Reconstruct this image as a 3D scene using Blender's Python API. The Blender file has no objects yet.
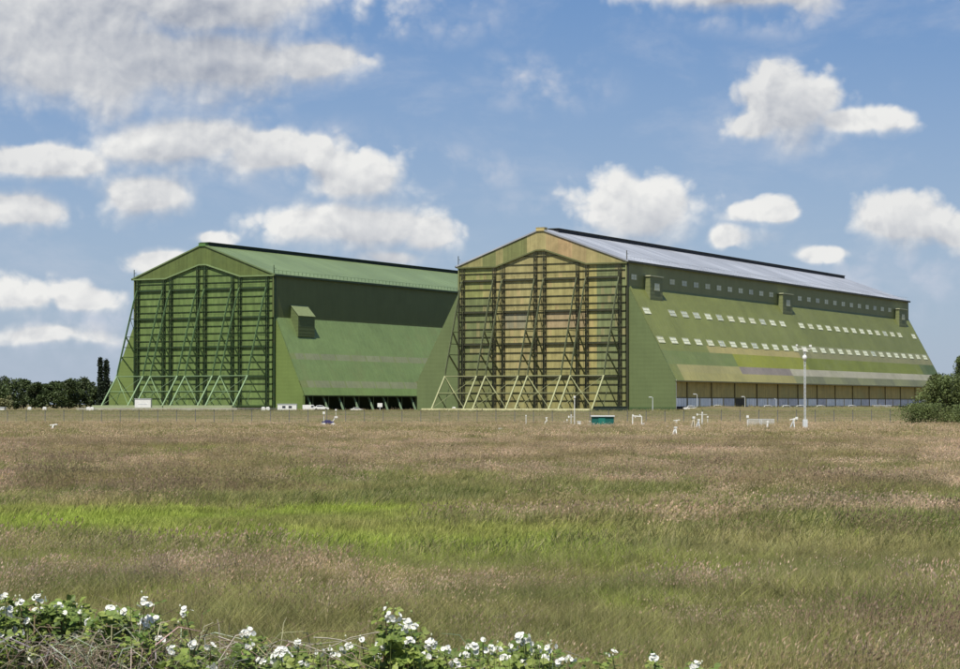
import bpy, math, random
import numpy as np
from mathutils import Vector, Matrix, Quaternion
random.seed(7); rng = np.random.default_rng(11)
S = bpy.context.scene
COL = bpy.data.collections.new("place"); S.collection.children.link(COL)
CAMZ = 3.2; F = 2175.7; PITCH = .032; HY = 404.1     # focal length in pixels of a 960 wide frame

# ------------------------------------------------------------------ mesh helper
class MB:
    def __init__(s): s.v = []; s.f = []; s.m = []; s.c = []
    def face(s, pts, m=0, c=(1, 1, 1)):
        i = len(s.v); s.v += [tuple(p) for p in pts]; s.f.append(tuple(range(i, i+len(pts)))); s.m.append(m); s.c.append(c)
    def box(s, x0, x1, y0, y1, z0, z1, m=0, c=(1, 1, 1)):
        P = [(x0,y0,z0),(x1,y0,z0),(x1,y1,z0),(x0,y1,z0),(x0,y0,z1),(x1,y0,z1),(x1,y1,z1),(x0,y1,z1)]
        i = len(s.v); s.v += P
        for q in ((3,2,1,0),(4,5,6,7),(0,1,5,4),(1,2,6,5),(2,3,7,6),(3,0,4,7)):
            s.f.append(tuple(i+k for k in q)); s.m.append(m); s.c.append(c)
    def bar(s, p, q, w=.2, h=None, m=0, c=(1, 1, 1)):
        h = h or w; p = Vector(p); q = Vector(q); d = (q-p)
        if d.length < 1e-6: return
        d.normalize(); up = Vector((0,0,1)) if abs(d.z) < .95 else Vector((0,1,0))
        a = d.cross(up).normalized()*w/2; b = a.cross(d).normalized()*h/2
        i = len(s.v)
        for e in (p, q): s.v += [tuple(e-a-b), tuple(e+a-b), tuple(e+a+b), tuple(e-a+b)]
        for k in ((3,2,1,0),(4,5,6,7),(0,1,5,4),(1,2,6,5),(2,3,7,6),(3,0,4,7)):
            s.f.append(tuple(i+j for j in k)); s.m.append(m); s.c.append(c)
    def tube(s, pts, rad, n=8, m=0, cap=True, c=(1, 1, 1)):
        rings = []
        for k, p in enumerate(pts):
            p = Vector(p); a = Vector(pts[max(0, k-1)]); b = Vector(pts[min(len(pts)-1, k+1)])
            d = (b-a).normalized(); up = Vector((0,0,1)) if abs(d.z) < .9 else Vector((1,0,0))
            u = d.cross(up).normalized(); w = u.cross(d)
            r = rad[k] if hasattr(rad, '__len__') else rad
            i = len(s.v); rings.append(i)
            for j in range(n):
                t = 2*math.pi*j/n; s.v.append(tuple(p+u*math.cos(t)*r+w*math.sin(t)*r))
        for a, b in zip(rings, rings[1:]):
            for j in range(n):
                s.f.append((a+j, a+(j+1) % n, b+(j+1) % n, b+j)); s.m.append(m); s.c.append(c)
        if cap:
            s.f.append(tuple(rings[0]+j for j in range(n))[::-1]); s.m.append(m); s.c.append(c)
            s.f.append(tuple(rings[-1]+j for j in range(n))); s.m.append(m); s.c.append(c)
    def build(s, name, mats, parent=None, smooth=False, col=False, bevel=0):
        me = bpy.data.meshes.new(name); me.from_pydata(s.v, [], s.f)
        if not isinstance(mats, (list, tuple)): mats = [mats]
        for mm in mats: me.materials.append(mm)
        me.polygons.foreach_set('material_index', s.m)
        if col:
            at = me.color_attributes.new('Col', 'FLOAT_COLOR', 'CORNER')
            L = np.repeat(np.array(s.c, np.float32), [len(f) for f in s.f], axis=0)
            at.data.foreach_set('color', np.c_[L, np.ones(len(L), np.float32)].ravel())
        if smooth: me.polygons.foreach_set('use_smooth', [True]*len(s.f))
        me.update()
        o = bpy.data.objects.new(name, me); COL.objects.link(o)
        if parent: o.parent = parent
        if bevel:
            b = o.modifiers.new('b', 'BEVEL'); b.width = bevel; b.segments = 2; b.limit_method = 'ANGLE'
        return o
def tag(o, label, cat, group=None):
    o['label'] = label; o['category'] = cat
    if group: o['group'] = group
    return o
def empty(name, loc=(0,0,0), rz=0, label=None, cat=None, group=None):
    o = bpy.data.objects.new(name, None); COL.objects.link(o); o.location = loc; o.rotation_euler = (0,0,rz)
    o.empty_display_size = .3
    if label: tag(o, label, cat, group)
    return o
def kids(o): return [c for c in COL.objects if c.parent == o]
def copy_tree(o, parent=None):
    c = o.copy(); COL.objects.link(c); c.parent = parent
    for ch in kids(o): copy_tree(ch, c)
    return c

# ------------------------------------------------------------------ materials
def srgb(r, g, b):
    f = lambda x: ((x/255+.055)/1.055)**2.4 if x > 10 else x/255/12.92
    return (f(r), f(g), f(b))
class N:
    def __init__(s, nt): s.nt = nt
    def __call__(s, t, ins=None, **kw):
        n = s.nt.nodes.new(t)
        for k, v in kw.items(): setattr(n, k, v)
        for k, v in (ins or {}).items():
            if hasattr(v, 'is_linked'): s.nt.links.new(v, n.inputs[k])
            else: n.inputs[k].default_value = v
        return n
    def math(s, op, a, b=0, clamp=False): return s('ShaderNodeMath', {0: a, 1: b}, operation=op, use_clamp=clamp).outputs[0]
    def vm(s, op, a, b): return s('ShaderNodeVectorMath', {0: a, 1: b}, operation=op)
    def mix(s, fac, a, b, bt='MIX'):
        n = s('ShaderNodeMix', data_type='RGBA', blend_type=bt)
        for k, v in ((0, fac), (6, a), (7, b)):
            if hasattr(v, 'is_linked'): s.nt.links.new(v, n.inputs[k])
            else: n.inputs[k].default_value = (tuple(v)+(1,)) if (k and len(v) == 3) else v
        return n.outputs[2]
    def rng(s, x, a, b, c=0., d=1., smooth=False):
        n = s('ShaderNodeMapRange', {0: x, 1: a, 2: b, 3: c, 4: d})
        if smooth: n.interpolation_type = 'SMOOTHSTEP'
        return n.outputs[0]
def newmat(name):
    m = bpy.data.materials.new(name); m.use_nodes = True; m.node_tree.nodes.clear(); n = N(m.node_tree)
    out = n('ShaderNodeOutputMaterial'); return m, n, out
def mat(name, col, rough=.7, metal=0, spec=.3, noise=.12, scale=1.5, attr=False, bump=None, streak=0, stretch=(1, 1, 1), dirt=None, coord='Object'):
    """painted / weathered surface; bump=(axis, pitch, depth) gives corrugation"""
    m, n, out = newmat(name); tc = n('ShaderNodeTexCoord').outputs[coord]
    b = n('ShaderNodeBsdfPrincipled', {'Roughness': rough, 'Metallic': metal, 'Specular IOR Level': spec})
    base = n('ShaderNodeAttribute', attribute_name='Col').outputs['Color'] if attr else n('ShaderNodeRGB').outputs[0]
    if not attr: base.default_value = tuple(col)+(1,)
    mp = n('ShaderNodeMapping', {0: tc}); mp.inputs['Scale'].default_value = stretch
    nz = n('ShaderNodeTexNoise', {'Vector': mp.outputs[0], 'Scale': scale, 'Detail': 6., 'Roughness': .65}).outputs[0]
    k = n.rng(nz, .3, .7, 1-noise, 1+noise)
    if streak:
        mp2 = n('ShaderNodeMapping', {0: tc}); mp2.inputs['Scale'].default_value = (1.1, 1.1, .05)
        n2 = n('ShaderNodeTexNoise', {'Vector': mp2.outputs[0], 'Scale': 1.3, 'Detail': 5., 'Roughness': .7}).outputs[0]
        k = n.math('MULTIPLY', k, n.rng(n2, .3, .7, 1-streak, 1+streak))
    c = n.mix(1, base, n('ShaderNodeCombineColor', {0: k, 1: k, 2: k}).outputs[0], 'MULTIPLY')
    if dirt:
        n3 = n('ShaderNodeTexNoise', {'Vector': tc, 'Scale': dirt[1], 'Detail': 7., 'Roughness': .7}).outputs[0]
        c = n.mix(n.rng(n3, .5, .68, 0, dirt[2]), c, dirt[0])
    m.node_tree.links.new(c, b.inputs['Base Color'])
    if bump:
        sx = n('ShaderNodeSeparateXYZ', {0: tc}).outputs[bump[0]]
        w = n.math('SINE', n.math('MULTIPLY', sx, 2*math.pi/bump[1]))
        bp = n('ShaderNodeBump', {'Height': w, 'Distance': bump[2], 'Strength': 1.})
        m.node_tree.links.new(bp.outputs[0], b.inputs['Normal'])
    m.node_tree.links.new(b.outputs[0], out.inputs[0]); return m
def leafmat(name, attr=True, col=(.1,.15,.04), var=.25, nscale=.5, hue=(.25,.2,.05), huef=.3, trans=.35, rough=.6, hscale=None):
    m, n, out = newmat(name)
    pos = n('ShaderNodeNewGeometry').outputs['Position']
    base = n('ShaderNodeAttribute', attribute_name='Col').outputs['Color'] if attr else n('ShaderNodeRGB').outputs[0]
    if not attr: base.default_value = tuple(col)+(1,)
    n1 = n('ShaderNodeTexNoise', {'Vector': pos, 'Scale': nscale, 'Detail': 4.}).outputs[0]
    n2 = n('ShaderNodeTexNoise', {'Vector': pos, 'Scale': hscale or nscale*.35, 'Detail': 4.}).outputs[0]
    c = n.mix(n.rng(n2, .42, .68, 0, huef), base, hue)
    if name == 'grass_blades':
        n4 = n('ShaderNodeTexNoise', {'Vector': pos, 'Scale': .22, 'Detail': 5., 'Roughness': .65}).outputs[0]; c = n.mix(n.rng(n4, .45, .7, 0, .55), c, (.10,.125,.03))
    k = n.rng(n1, .3, .7, 1-var, 1+var)
    c = n.mix(1, c, n('ShaderNodeCombineColor', {0: k, 1: k, 2: k}).outputs[0], 'MULTIPLY')
    d = n('ShaderNodeBsdfPrincipled', {'Base Color': c, 'Roughness': rough, 'Specular IOR Level': .25})
    t = n('ShaderNodeBsdfTranslucent', {'Color': c})
    mx = n('ShaderNodeMixShader', {0: trans, 1: d.outputs[0], 2: t.outputs[0]})
    m.node_tree.links.new(mx.outputs[0], out.inputs[0]); return m

# ------------------------------------------------------------------ terrain
def sst(a, b, x): t = np.clip((np.asarray(x, float)-a)/(b-a), 0, 1); return t*t*(3-2*t)
def vnoise(x, y, s, seed=0):
    x = np.asarray(x, float)/s; y = np.asarray(y, float)/s
    xi = np.floor(x); yi = np.floor(y); fx = x-xi; fy = y-yi; fx = fx*fx*(3-2*fx); fy = fy*fy*(3-2*fy)
    def h(a, b): t = np.sin(a*127.1+b*311.7+seed*74.7)*43758.5453; return t-np.floor(t)
    return (h(xi,yi)*(1-fx)+h(xi+1,yi)*fx)*(1-fy)+(h(xi,yi+1)*(1-fx)+h(xi+1,yi+1)*fx)*fy
def fbm(x, y, s, seed=0): return vnoise(x,y,s,seed)*.5+vnoise(x,y,s/2.1,seed+1)*.3+vnoise(x,y,s/4.3,seed+2)*.2
def H(x, y):
    x = np.asarray(x, float); y = np.asarray(y, float)
    z = 1.6*(1-sst(9.5, 17, y)) + 1.45*sst(335, 500, y)
    z = z + (fbm(x, y, 14, 3)-.5)*.35*sst(17, 30, y)*(1-sst(480, 560, y))
    m = sst(44, 54, x)*(1-sst(112, 124, x))*sst(500, 512, y)*(1-sst(514, 528, y))     # grassy mound before the near shed
    return z+m*(1.15+.5*(fbm(x, y, 9, 8)-.5))
def px2w(px, d): return (px-480)/F*d
def onfield(px, py):
    d = CAMZ*F/(py-HY); return px2w(px, d), d

ground_m, n, out = newmat('meadow_soil')
pos = n('ShaderNodeNewGeometry').outputs['Position']; sx = n('ShaderNodeSeparateXYZ', {0: pos})
def nz(sc, det=5., stretch=(1,1,1), off=0):
    mp = n('ShaderNodeMapping', {0: pos}); mp.inputs['Scale'].default_value = stretch; mp.inputs['Location'].default_value = (off,)*3
    return n('ShaderNodeTexNoise', {'Vector': mp.outputs[0], 'Scale': sc, 'Detail': det, 'Roughness': .65}).outputs[0]
g1 = n.mix(n.rng(nz(.05), .35, .65), (.075,.085,.028), (.17,.13,.07))
g1 = n.mix(n.rng(nz(.9), .4, .65, 0, .6), g1, (.05,.055,.02))
far = n.mix(n.rng(nz(.03, 6., (1,2.5,1)), .4, .62), (.24,.175,.10), (.145,.14,.055))
far = n.mix(n.rng(nz(.6), .45, .7, 0, .5), far, (.24,.19,.12))
c = n.mix(n.rng(sx.outputs[1], 60, 150, 0, 1), g1, far)
air = n.mix(n.rng(nz(.04, 6., (1,3,1), 9), .42, .6), (.14,.11,.06), (.10,.10,.04))
c = n.mix(n.rng(sx.outputs[1], 352, 420, 0, 1), c, air)
b = n('ShaderNodeBsdfPrincipled', {'Base Color': c, 'Roughness': .95, 'Specular IOR Level': .1})
bp = n('ShaderNodeBump', {'Height': nz(3.), 'Distance': .12, 'Strength': .8}); ground_m.node_tree.links.new(bp.outputs[0], b.inputs['Normal'])
ground_m.node_tree.links.new(b.outputs[0], out.inputs[0])

ys = np.concatenate([np.arange(-60, 6, 6), np.arange(6, 40, .7), np.arange(40, 120, 2.5), np.arange(120, 480, 9), np.arange(480, 560, 2.), np.arange(560, 900, 25), np.geomspace(900, 9000, 14)])
xs = np.concatenate([-np.geomspace(6000, 160, 14), np.arange(-140, 140, 4.), np.geomspace(160, 6000, 14)])
X, Y = np.meshgrid(xs, ys); Z = H(X, Y)
me = bpy.data.meshes.new('ground'); nx, ny = len(xs), len(ys)
fs = [(j*nx+i, j*nx+i+1, (j+1)*nx+i+1, (j+1)*nx+i) for j in range(ny-1) for i in range(nx-1)]
me.from_pydata(np.c_[X.ravel(), Y.ravel(), Z.ravel()].tolist(), [], fs); me.materials.append(ground_m)
me.polygons.foreach_set('use_smooth', [True]*len(fs))
g = bpy.data.objects.new('ground', me); COL.objects.link(g); g['kind'] = 'structure'

# ------------------------------------------------------------------ hangars
A = .482
ca, sa = math.cos(A), math.sin(A)
GREEN = srgb(90, 104, 54)
T = srgb
def hangar(P):
    root = empty('airship_hangar', P['o'], -A, P['label'], 'hangar', 'pair of airship hangars')
    hw, ev, rd, kn, bt, wx, L = P['hw'], P['ev'], P['rd'], P['kn'], P['bt'], P['wx'], 247.2
    M = P['M']; r = 1.1; inx = wx-P['rec']
    # end walls (front one behind the doors, and the far end)
    for yy, flip in ((r, 1), (L-.4, -1)):
        w = MB()
        lo = [(-wx,bt),(-hw,kn),(-hw,ev),(0,rd),(hw,ev),(hw,kn),(wx,bt)]
        prof = [(-wx,-1.6)]+lo+[(wx,-1.6)] if yy == r else [(-wx,-1.6)]+lo+[(wx,-1.6)]
        w.face([(x,yy,z) for x, z in prof]); w.face([(x,yy+.35,z) for x, z in prof][::-1])
        # each half thickness closed by return strips
        for a, b in zip(prof, prof[1:]): w.face([(a[0],yy,a[1]),(a[0],yy+.35,a[1]),(b[0],yy+.35,b[1]),(b[0],yy,b[1])])
        w.build('end_wall', M['wall'], root)
    if P['base']:      # darker plinth strip at the foot of the front wing
        w = MB(); w.box(hw+.1, wx-.1, r-.25, r-.02, -1.6, .95); w.build('plinth', M['plinth'], root)
    # cheek between gable canopy and wing
    # upper walls
    for sgn in (1, -1):
        w = MB(); w.box(sgn*hw-(0 if sgn < 0 else .3), sgn*hw+(.3 if sgn < 0 else 0), 0.02, L, kn, ev-.05); w.build('upper_wall', M['upper'], root)
        # sloping wall with its coloured sheets
        w = MB(); ydiv = np.linspace(r+.01, L-.05, 60); ydiv = np.unique(np.round(np.concatenate([ydiv, P['ycuts']]), 2))
        zdiv = sorted(set([kn, bt]+P['zcuts']), reverse=True)
        f = lambda z: hw+(kn-z)/(kn-bt)*(wx-hw)
        for z0, z1 in zip(zdiv, zdiv[1:]):
            for y0, y1 in zip(ydiv, ydiv[1:]):
                c = P['slopecol']((y0+y1)/2, (z0+z1)/2) if sgn > 0 else GREEN
                k = random.uniform(.95, 1.05)*P['sk']*(1-.16*min(1, max(0, (y0-40)/120)) if P['base'] else 1); c = tuple(v*k for v in c)  # fading sheen put into the sheet colours: near hangar's slope darkens along its length
                q = [(sgn*f(z0),y0,z0),(sgn*f(z1),y0,z1),(sgn*f(z1),y1,z1),(sgn*f(z0),y1,z0)]
                w.face(q if sgn > 0 else q[::-1], 0, c)
        w.build('sloping_wall', M['slope'], root, col=True)
        # gutter lip along the foot of the slope
        w = MB(); w.box(sgn*wx-.35, sgn*wx+.12, r, L, bt-.3, bt-.01); w.build('gutter', M['lip'], root)
        # annexe wall
        x = sgn*inx
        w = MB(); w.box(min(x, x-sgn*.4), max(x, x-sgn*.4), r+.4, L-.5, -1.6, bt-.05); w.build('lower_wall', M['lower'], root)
    # roof
    for sgn in (1, -1):
        w = MB(); e = (sgn*(hw+.55), ev+.05-.2); t = (0, rd+.25)
        ny_ = 30
        for k in range(ny_):
            y0, y1 = -.25+(L+.5)*k/ny_, -.25+(L+.5)*(k+1)/ny_
            q = [(e[0],y0,e[1]),(e[0],y1,e[1]),(t[0],y1,t[1]),(t[0],y0,t[1])]
            w.face(q if sgn > 0 else q[::-1])
        w.face([(e[0],-.25,e[1]),(t[0],-.25,t[1]),(t[0],-.25,t[1]-.4),(e[0],-.25,e[1]-.4)])
        w.face([(e[0],L+.25,e[1]),(t[0],L+.25,t[1]),(t[0],L+.25,t[1]-.4),(e[0],L+.25,e[1]-.4)])
        w.face([(e[0],-.25,e[1]-.4),(e[0],L+.25,e[1]-.4),(e[0],L+.25,e[1]),(e[0],-.25,e[1])])
        w.face([(e[0],-.25,e[1]-.4),(e[0],L+.25,e[1]-.4),(t[0],L+.25,t[1]-.4),(t[0],-.25,t[1]-.4)])
        rf = w.build('roof', M['roof'], root)
        w = MB(); w.bar((sgn*(hw+.62),-.2,ev-.45),(sgn*(hw+.62),L,ev-.45), .3, .55); w.build('eave_gutter', M['steel'], root)
        w = MB()
        for k in range(int(L/2.1)):
            y = .4+k*2.1; w.bar((sgn*(hw+.1),y,ev),(sgn*(hw+.1),y,ev+1.0), .07)
        w.bar((sgn*(hw+.1),.3,ev+.98),(sgn*(hw+.1),L-.5,ev+.98), .05)
        w.build('eave_rail', M['rail'], root)
        w = MB(); w.bar((sgn*hw,.2,ev),(sgn*hw,.2,ev+2.4), .16); w.bar((sgn*hw,.2,ev+1.5),(sgn*hw,1.2,ev+1.5), .1); w.build('corner_post', M['steel'], root)
    w = MB(); w.box(-1.5, 1.5, P['mon'], L-2, rd-.45, rd+.62); w.box(-1.7, 1.7, P['mon']-.2, L-1.8, rd+.62, rd+.78, 1)
    w.build('ridge_vent', [M['vent'], M['steel']], root)
    w = MB(); w.box(-1.2, 1.2, -.28, 1.5, rd-.45, rd+.42); w.box(-1.3,1.3,-.34,1.6,rd+.42,rd+.5); w.build('gable_cap', M['fascia2'], root)
    # gable fascia: sheets between chevron and roof line
    cuts = sorted(set([-hw-.02, -13, -1.2, 0, 1.2, 13, hw+.02]+[-21+2*k for k in range(22) if abs(-21+2*k) < hw]+P['fcuts']))
    lowz = lambda x: P['cl']+ (P['ct']-P['cl'])*min(1, max(0, (13-abs(x))/11.8))
    topz = lambda x: rd-(rd-ev)*abs(x)/hw
    w = MB()
    for a, b in zip(cuts, cuts[1:]):
        c = P['fcol']((a+b)/2); k = random.uniform(.92, 1.08); c = tuple((.84*v+.16*q)*k for v, q in zip(c, T(134,128,82) if P['base'] else c))
        w.face([(a,0,lowz(a)),(b,0,lowz(b)),(b,0,topz(b)),(a,0,topz(a))], 0, c)
    w.face([(x,.45,lowz(x)) for x in (-hw,-13,-1.2,1.2,13,hw)]+[(hw,.45,ev),(0,.45,rd),(-hw,.45,ev)], 0, GREEN)
    w.build('gable_fascia', M['door'], root, col=True)
    w = MB(); pts = [(-hw-.2,lowz(hw)),(-13,lowz(13)),(-1.2,lowz(0)),(1.2,lowz(0)),(13,lowz(13)),(hw+.2,lowz(hw))]
    for a, b in zip(pts, pts[1:]): w.bar((a[0],.0,a[1]-.1),(b[0],.0,b[1]-.1), .45, .36)
    w.build('fascia_sill', M['sill'], root)
    for sx_ in (-1, 1): w = MB(); w.box(sx_*hw-.2, sx_*hw+.2, .3, 1.05, -.3, lowz(hw)-.2); w.build('corner_column', M['steel'], root)
    # door leaves
    edges = [-23.85, -12.0, 0, 12.0, 23.85]
    levels = [8.9, 17.4, 25.8, 34.1]
    for li in range(4):
        x0, x1 = edges[li]+.06, edges[li+1]-.06
        w = MB(); xc = np.unique(np.round(np.concatenate([np.linspace(x0, x1, 13), [c for c in P['dcx'] if x0 < c < x1]]), 2))
        xc = np.unique(np.concatenate([xc, [c for c in (-13, -1.2, 1.2, 13) if x0 < c < x1]]))
        zc = [0.15]+[.58+2.08*k for k in range(1, 18)]
        for a, b in zip(xc, xc[1:]):
            for c0, c1 in zip(zc, zc[1:]+[None]):
                cc = P['dcol']((a+b)/2, (c0+(c1 or 39))/2); k = random.uniform(.9, 1.08)+.0; cc = tuple(v*k for v in cc)
                za, zb = (c1, c1) if c1 else (lowz(a)+.3, lowz(b)+.3)
                w.face([(a,.3,c0),(b,.3,c0),(b,.3,zb),(a,.3,za)], 0, cc)
        leaf = w.build('door_leaf', M['door'], root, col=True)
        top = min(lowz(x0), lowz(x1))
        # girts
        for k in range(0, 20):
            z = .58+2.08*k
            if z > lowz((x0+x1)/2)+2: break
            a, b = x0, x1
            while lowz(a) < z+.3 and a < b: a += .25
            while lowz(b) < z+.3 and b > a: b -= .25
            if b-a < 1: continue
            w = MB(); w.box(a, b, .12, .27, z-.08, z+.08); w.build('girt', M['steel'], leaf)
        # walkways with a handrail
        for z in levels:
            w = MB(); w.box(x0+1.0, x1-1.0, -.12, .26, z-.28, z+.22); w.bar((x0+1,-.1,z+1.0),(x1-1,-.1,z+1.0), .05)
            for k in range(4): xx = x0+1.1+(x1-x0-2.2)*k/3; w.bar((xx,-.1,z),(xx,-.1,z+1.0), .05)
            w.build('walkway', M['steel'], leaf)
        # mid joint
        for cx in (x0+1.25, x1-1.25):
            zt = min(lowz(cx-.4), lowz(cx+.4))-.5
            w = MB()
            for dx in (-.24, .24):
                for yy in (-.8, .1): w.box(cx+dx-.09, cx+dx+.09, yy-.09, yy+.09, .3, zt)
            k = 0; z = .6
            while z < zt-2.1:
                s_ = 1 if k % 2 else -1
                w.bar((cx-.24*s_,-.8,z),(cx+.24*s_,-.8,z+2.08), .07); w.bar((cx-.24,-.8+.9*(k%2),z),(cx-.24,.1-.9*(k%2),z+2.08), .07)
                w.bar((cx+.24,-.8+.9*(k%2),z),(cx+.24,.1-.9*(k%2),z+2.08), .07)
                w.bar((cx-.25,-.8,z),(cx+.25,-.8,z), .1); z += 2.08; k += 1
            w.build('column', M['steel'], leaf)
            # raker: lattice leg leaning on the door, pale lower strut
            w = MB(); top_ = Vector((cx,-1.05,34.1)); knee = Vector((cx,-10.3,8.9)); foot = Vector((cx,-17.4,.5))
            P_ = lambda t: top_.lerp(knee, t)
            off = Vector((0,-.0,0)); d = (knee-top_).normalized(); nn = Vector((0, d.z, -d.y)).normalized()*.38
            if nn.y > 0: nn = -nn
            w.bar(top_, knee, .24); w.bar(P_(.12)+nn, P_(.94)+nn, .15); w.bar(top_, P_(.12)+nn, .12); w.bar(P_(.94)+nn, knee, .15)
            for k in range(22):
                a, b = .12+.82*k/22, .12+.82*(k+1)/22
                w.bar(P_(a)+(nn if k % 2 else nn*0), P_(b)+(nn*0 if k % 2 else nn), .08)
            tz = lambda z: P_((34.1-z)/(34.1-8.9))
            for z, z2 in ((20.5,14.6),(14.6,8.9)):
                w.bar(tz(z), (cx,-.95,z2), .30)
            for z in (25.8, 20.5, 17.4, 14.6, 8.9): w.bar(tz(z), (cx,-.95,z), .18)
            for z, z2 in ((29.5,25.8),(25.8,20.5)): w.bar(tz(z), (cx,-.95,z2), .12)
            w.bar(knee, (cx,-1.2,.5), .22); w.bar(knee.lerp(foot,.55), (cx,-9.3,.5), .18); w.bar(knee.lerp(foot,.55), (cx,-1,4.3), .15)
            w.bar((cx,-8,6), (cx,-11,.5), .12); w.bar(foot, (cx,-1,.5), .25, .3)
            rk = w.build('raker', M['rake'], leaf)
            w = MB(); w.bar(knee, foot, .34, .3); w.box(cx-.4, cx+.4, -18.1, -16.7, -.05, .55); w.build('strut', M['pale'], leaf)
            for z in (33.9, 30, 25.8, 22, 17.4): q = tz(z); w = MB(); w.box(q.x-.17,q.x+.17,q.y-.3,q.y+.1,q.z-.22,q.z+.25); w.build('joint_plate', M['pale'], rk_) if 0 else None
        # knee beam and crossed bracing between the two rakers of the leaf
        a, b = x0+1.25, x1-1.25; w = MB()
        w.bar((a-.2,-10.3,8.95),(b+.2,-10.3,8.95), .22, .2)
        w.bar((a,-10.3,8.9),(b,-17.2,.7), .1); w.bar((b,-10.3,8.9),(a,-17.2,.7), .1)
        w.bar((a,-13.9,4.6),(b,-13.9,4.6), .16)
        w.bar((a,-10.3,8.9),((a+b)/2,-13.9,4.6), .1)
        w.build('bracing', M['brace'], leaf)
    for i_, (ta, tb) in enumerate(P['tracks']):
        w = MB(); w.box(ta, tb, -18.6, -17.75, -1.2, .62); w.build('door_track', M['track'], root, bevel=.05)
    return root
# -- materials
def hm(tint, door_attr=True):
    d = {}
    d['wall'] = mat('olive_sheet_wall', srgb(*tint['wall']), .6, bump=(2, 1.05, .003), noise=.08, streak=.06, scale=.2)
    d['upper'] = mat('upper_sheet_wall', srgb(*tint['upper']), .6, bump=(1, .6, .015), noise=.08, streak=.05, scale=.2)
    d['slope'] = mat('painted_slope_sheets', GREEN, .55, attr=True, bump=(1, .6, .02), noise=.12, streak=.15, scale=.12, stretch=(1,.5,1), dirt=(srgb(112,116,74), .1, .35))
    d['door'] = mat('painted_door_sheets', GREEN, .6, attr=True, bump=(0, .5, .015), noise=.14, streak=.2, scale=.5, dirt=(srgb(112,100,66) if tint['rails'] else srgb(80,96,56), .3, .45))
    d['roof'] = tint['roofm']
    d['steel'] = mat('dark_green_steel', srgb(*tint['steel']), .55, noise=.2, scale=1, dirt=(srgb(70,62,40), .8, .5))
    d['rake'] = mat('raker_steel', srgb(*tint['rake']), .5, noise=.2, scale=1)
    d['brace'] = mat('bracing_steel', srgb(*[int(v*.98) for v in tint['pale']]), .5)
    d['pale'] = mat('pale_painted_steel', srgb(*tint['pale']), .5, noise=.1, scale=1)
    d['track'] = mat('track_concrete', srgb(*tint['track']), .8, noise=.1, scale=1)
    d['sill'] = mat('fascia_sill_steel', srgb(*tint['sill']), .6)
    d['lip'] = mat('gutter_lip', srgb(*tint['lip']), .6, noise=.2)
    d['rail'] = mat('rail_paint', (.55,.57,.58) if tint['rails'] else srgb(70,95,55), .5)
    d['vent'] = mat('dark_louvre', srgb(*tint['vent']), .6, bump=(2, .25, .05))
    d['fascia2'] = mat('gable_cap_sheet', srgb(*tint['cap']), .6)
    d['lower'] = tint['lowm']
    d['plinth'] = mat('plinth_green', srgb(62,82,48), .8)
    return d
def roofmat(name, c0, c1, rough, metal):
    m, n, out = newmat(name); tc = n('ShaderNodeTexCoord').outputs['Object']
    def nn(sc, st, det=5.):
        mp = n('ShaderNodeMapping', {0: tc}); mp.inputs['Scale'].default_value = st
        return n('ShaderNodeTexNoise', {'Vector': mp.outputs[0], 'Scale': sc, 'Detail': det, 'Roughness': .6}).outputs[0]
    c = n.mix(n.rng(nn(.8, (.05, 1, .05)), .35, .65), c0, c1)
    c = n.mix(n.rng(nn(.06, (1, 1, 1)), .4, .6, 0, .5), c, tuple(v*.75 for v in c0))
    y = n('ShaderNodeSeparateXYZ', {0: tc}).outputs[1]
    sheet = n.math('FRACT', n.math('DIVIDE', y, 4.24)); line = n.math('LESS_THAN', sheet, .05)
    c = n.mix(n.math('MULTIPLY', line, .45), c, tuple(v*.5 for v in c0))
    b = n('ShaderNodeBsdfPrincipled', {'Base Color': c, 'Roughness': rough, 'Metallic': metal, 'Specular IOR Level': .4})
    w = n.math('SINE', n.math('MULTIPLY', y, 2*math.pi/.6))
    bp = n('ShaderNodeBump', {'Height': w, 'Distance': .05, 'Strength': 1.})
    m.node_tree.links.new(bp.outputs[0], b.inputs['Normal']); m.node_tree.links.new(b.outputs[0], out.inputs[0]); return m
lowm1 = mat('brown_boarded_wall', srgb(178,158,98), .8, noise=.12, scale=.6, streak=.25, bump=(1, .9, .08), dirt=(srgb(146,146,100), .08, .6))
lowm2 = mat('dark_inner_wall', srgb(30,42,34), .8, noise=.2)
M1 = hm(dict(wall=(92,104,66), upper=(120,124,82), steel=(56,58,42), rake=(84,90,62), pale=(140,142,104), track=(186,183,140), sill=(92,96,62), lip=(110,106,74),
             rails=True, vent=(34,38,44), cap=(170,155,105), roofm=roofmat('grey_metal_roof', srgb(130,133,138), srgb(166,169,174), .45, .08), lowm=lowm1))
M2 = hm(dict(wall=(98,114,60), upper=(96,104,62), steel=(42,60,36), rake=(78,102,64), pale=(118,140,104), track=(130,138,106), sill=(112,130,86), lip=(60,72,46),
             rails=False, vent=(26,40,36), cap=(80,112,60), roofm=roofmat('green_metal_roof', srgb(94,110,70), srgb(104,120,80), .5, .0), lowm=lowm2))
G1 = T(108,114,60)
def slope1(y, z):
    if z > 19.2: return G1
    if z > 17.25: return T(122,124,88) if y > 107 else G1
    if z > 15.4:
        return (T(150,140,88) if y < 108 else T(124,122,84)) if y > 34 else G1
    if z > 11.9:
        if y < 51: return T(100,112,62)
        if y > 229: return T(78,92,48)
        return T(124,128,44) if y < 110 else T(108,116,42)
    if y < 7: return G1
    if z > 9.9:
        if y < 50: return T(142,136,88)
        if y < 92: return T(124,116,106)
        return T(158,154,132)
    return T(142,136,84) if y < 92 else (T(118,120,84) if int(y/17) % 2 else T(108,110,80))
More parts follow.
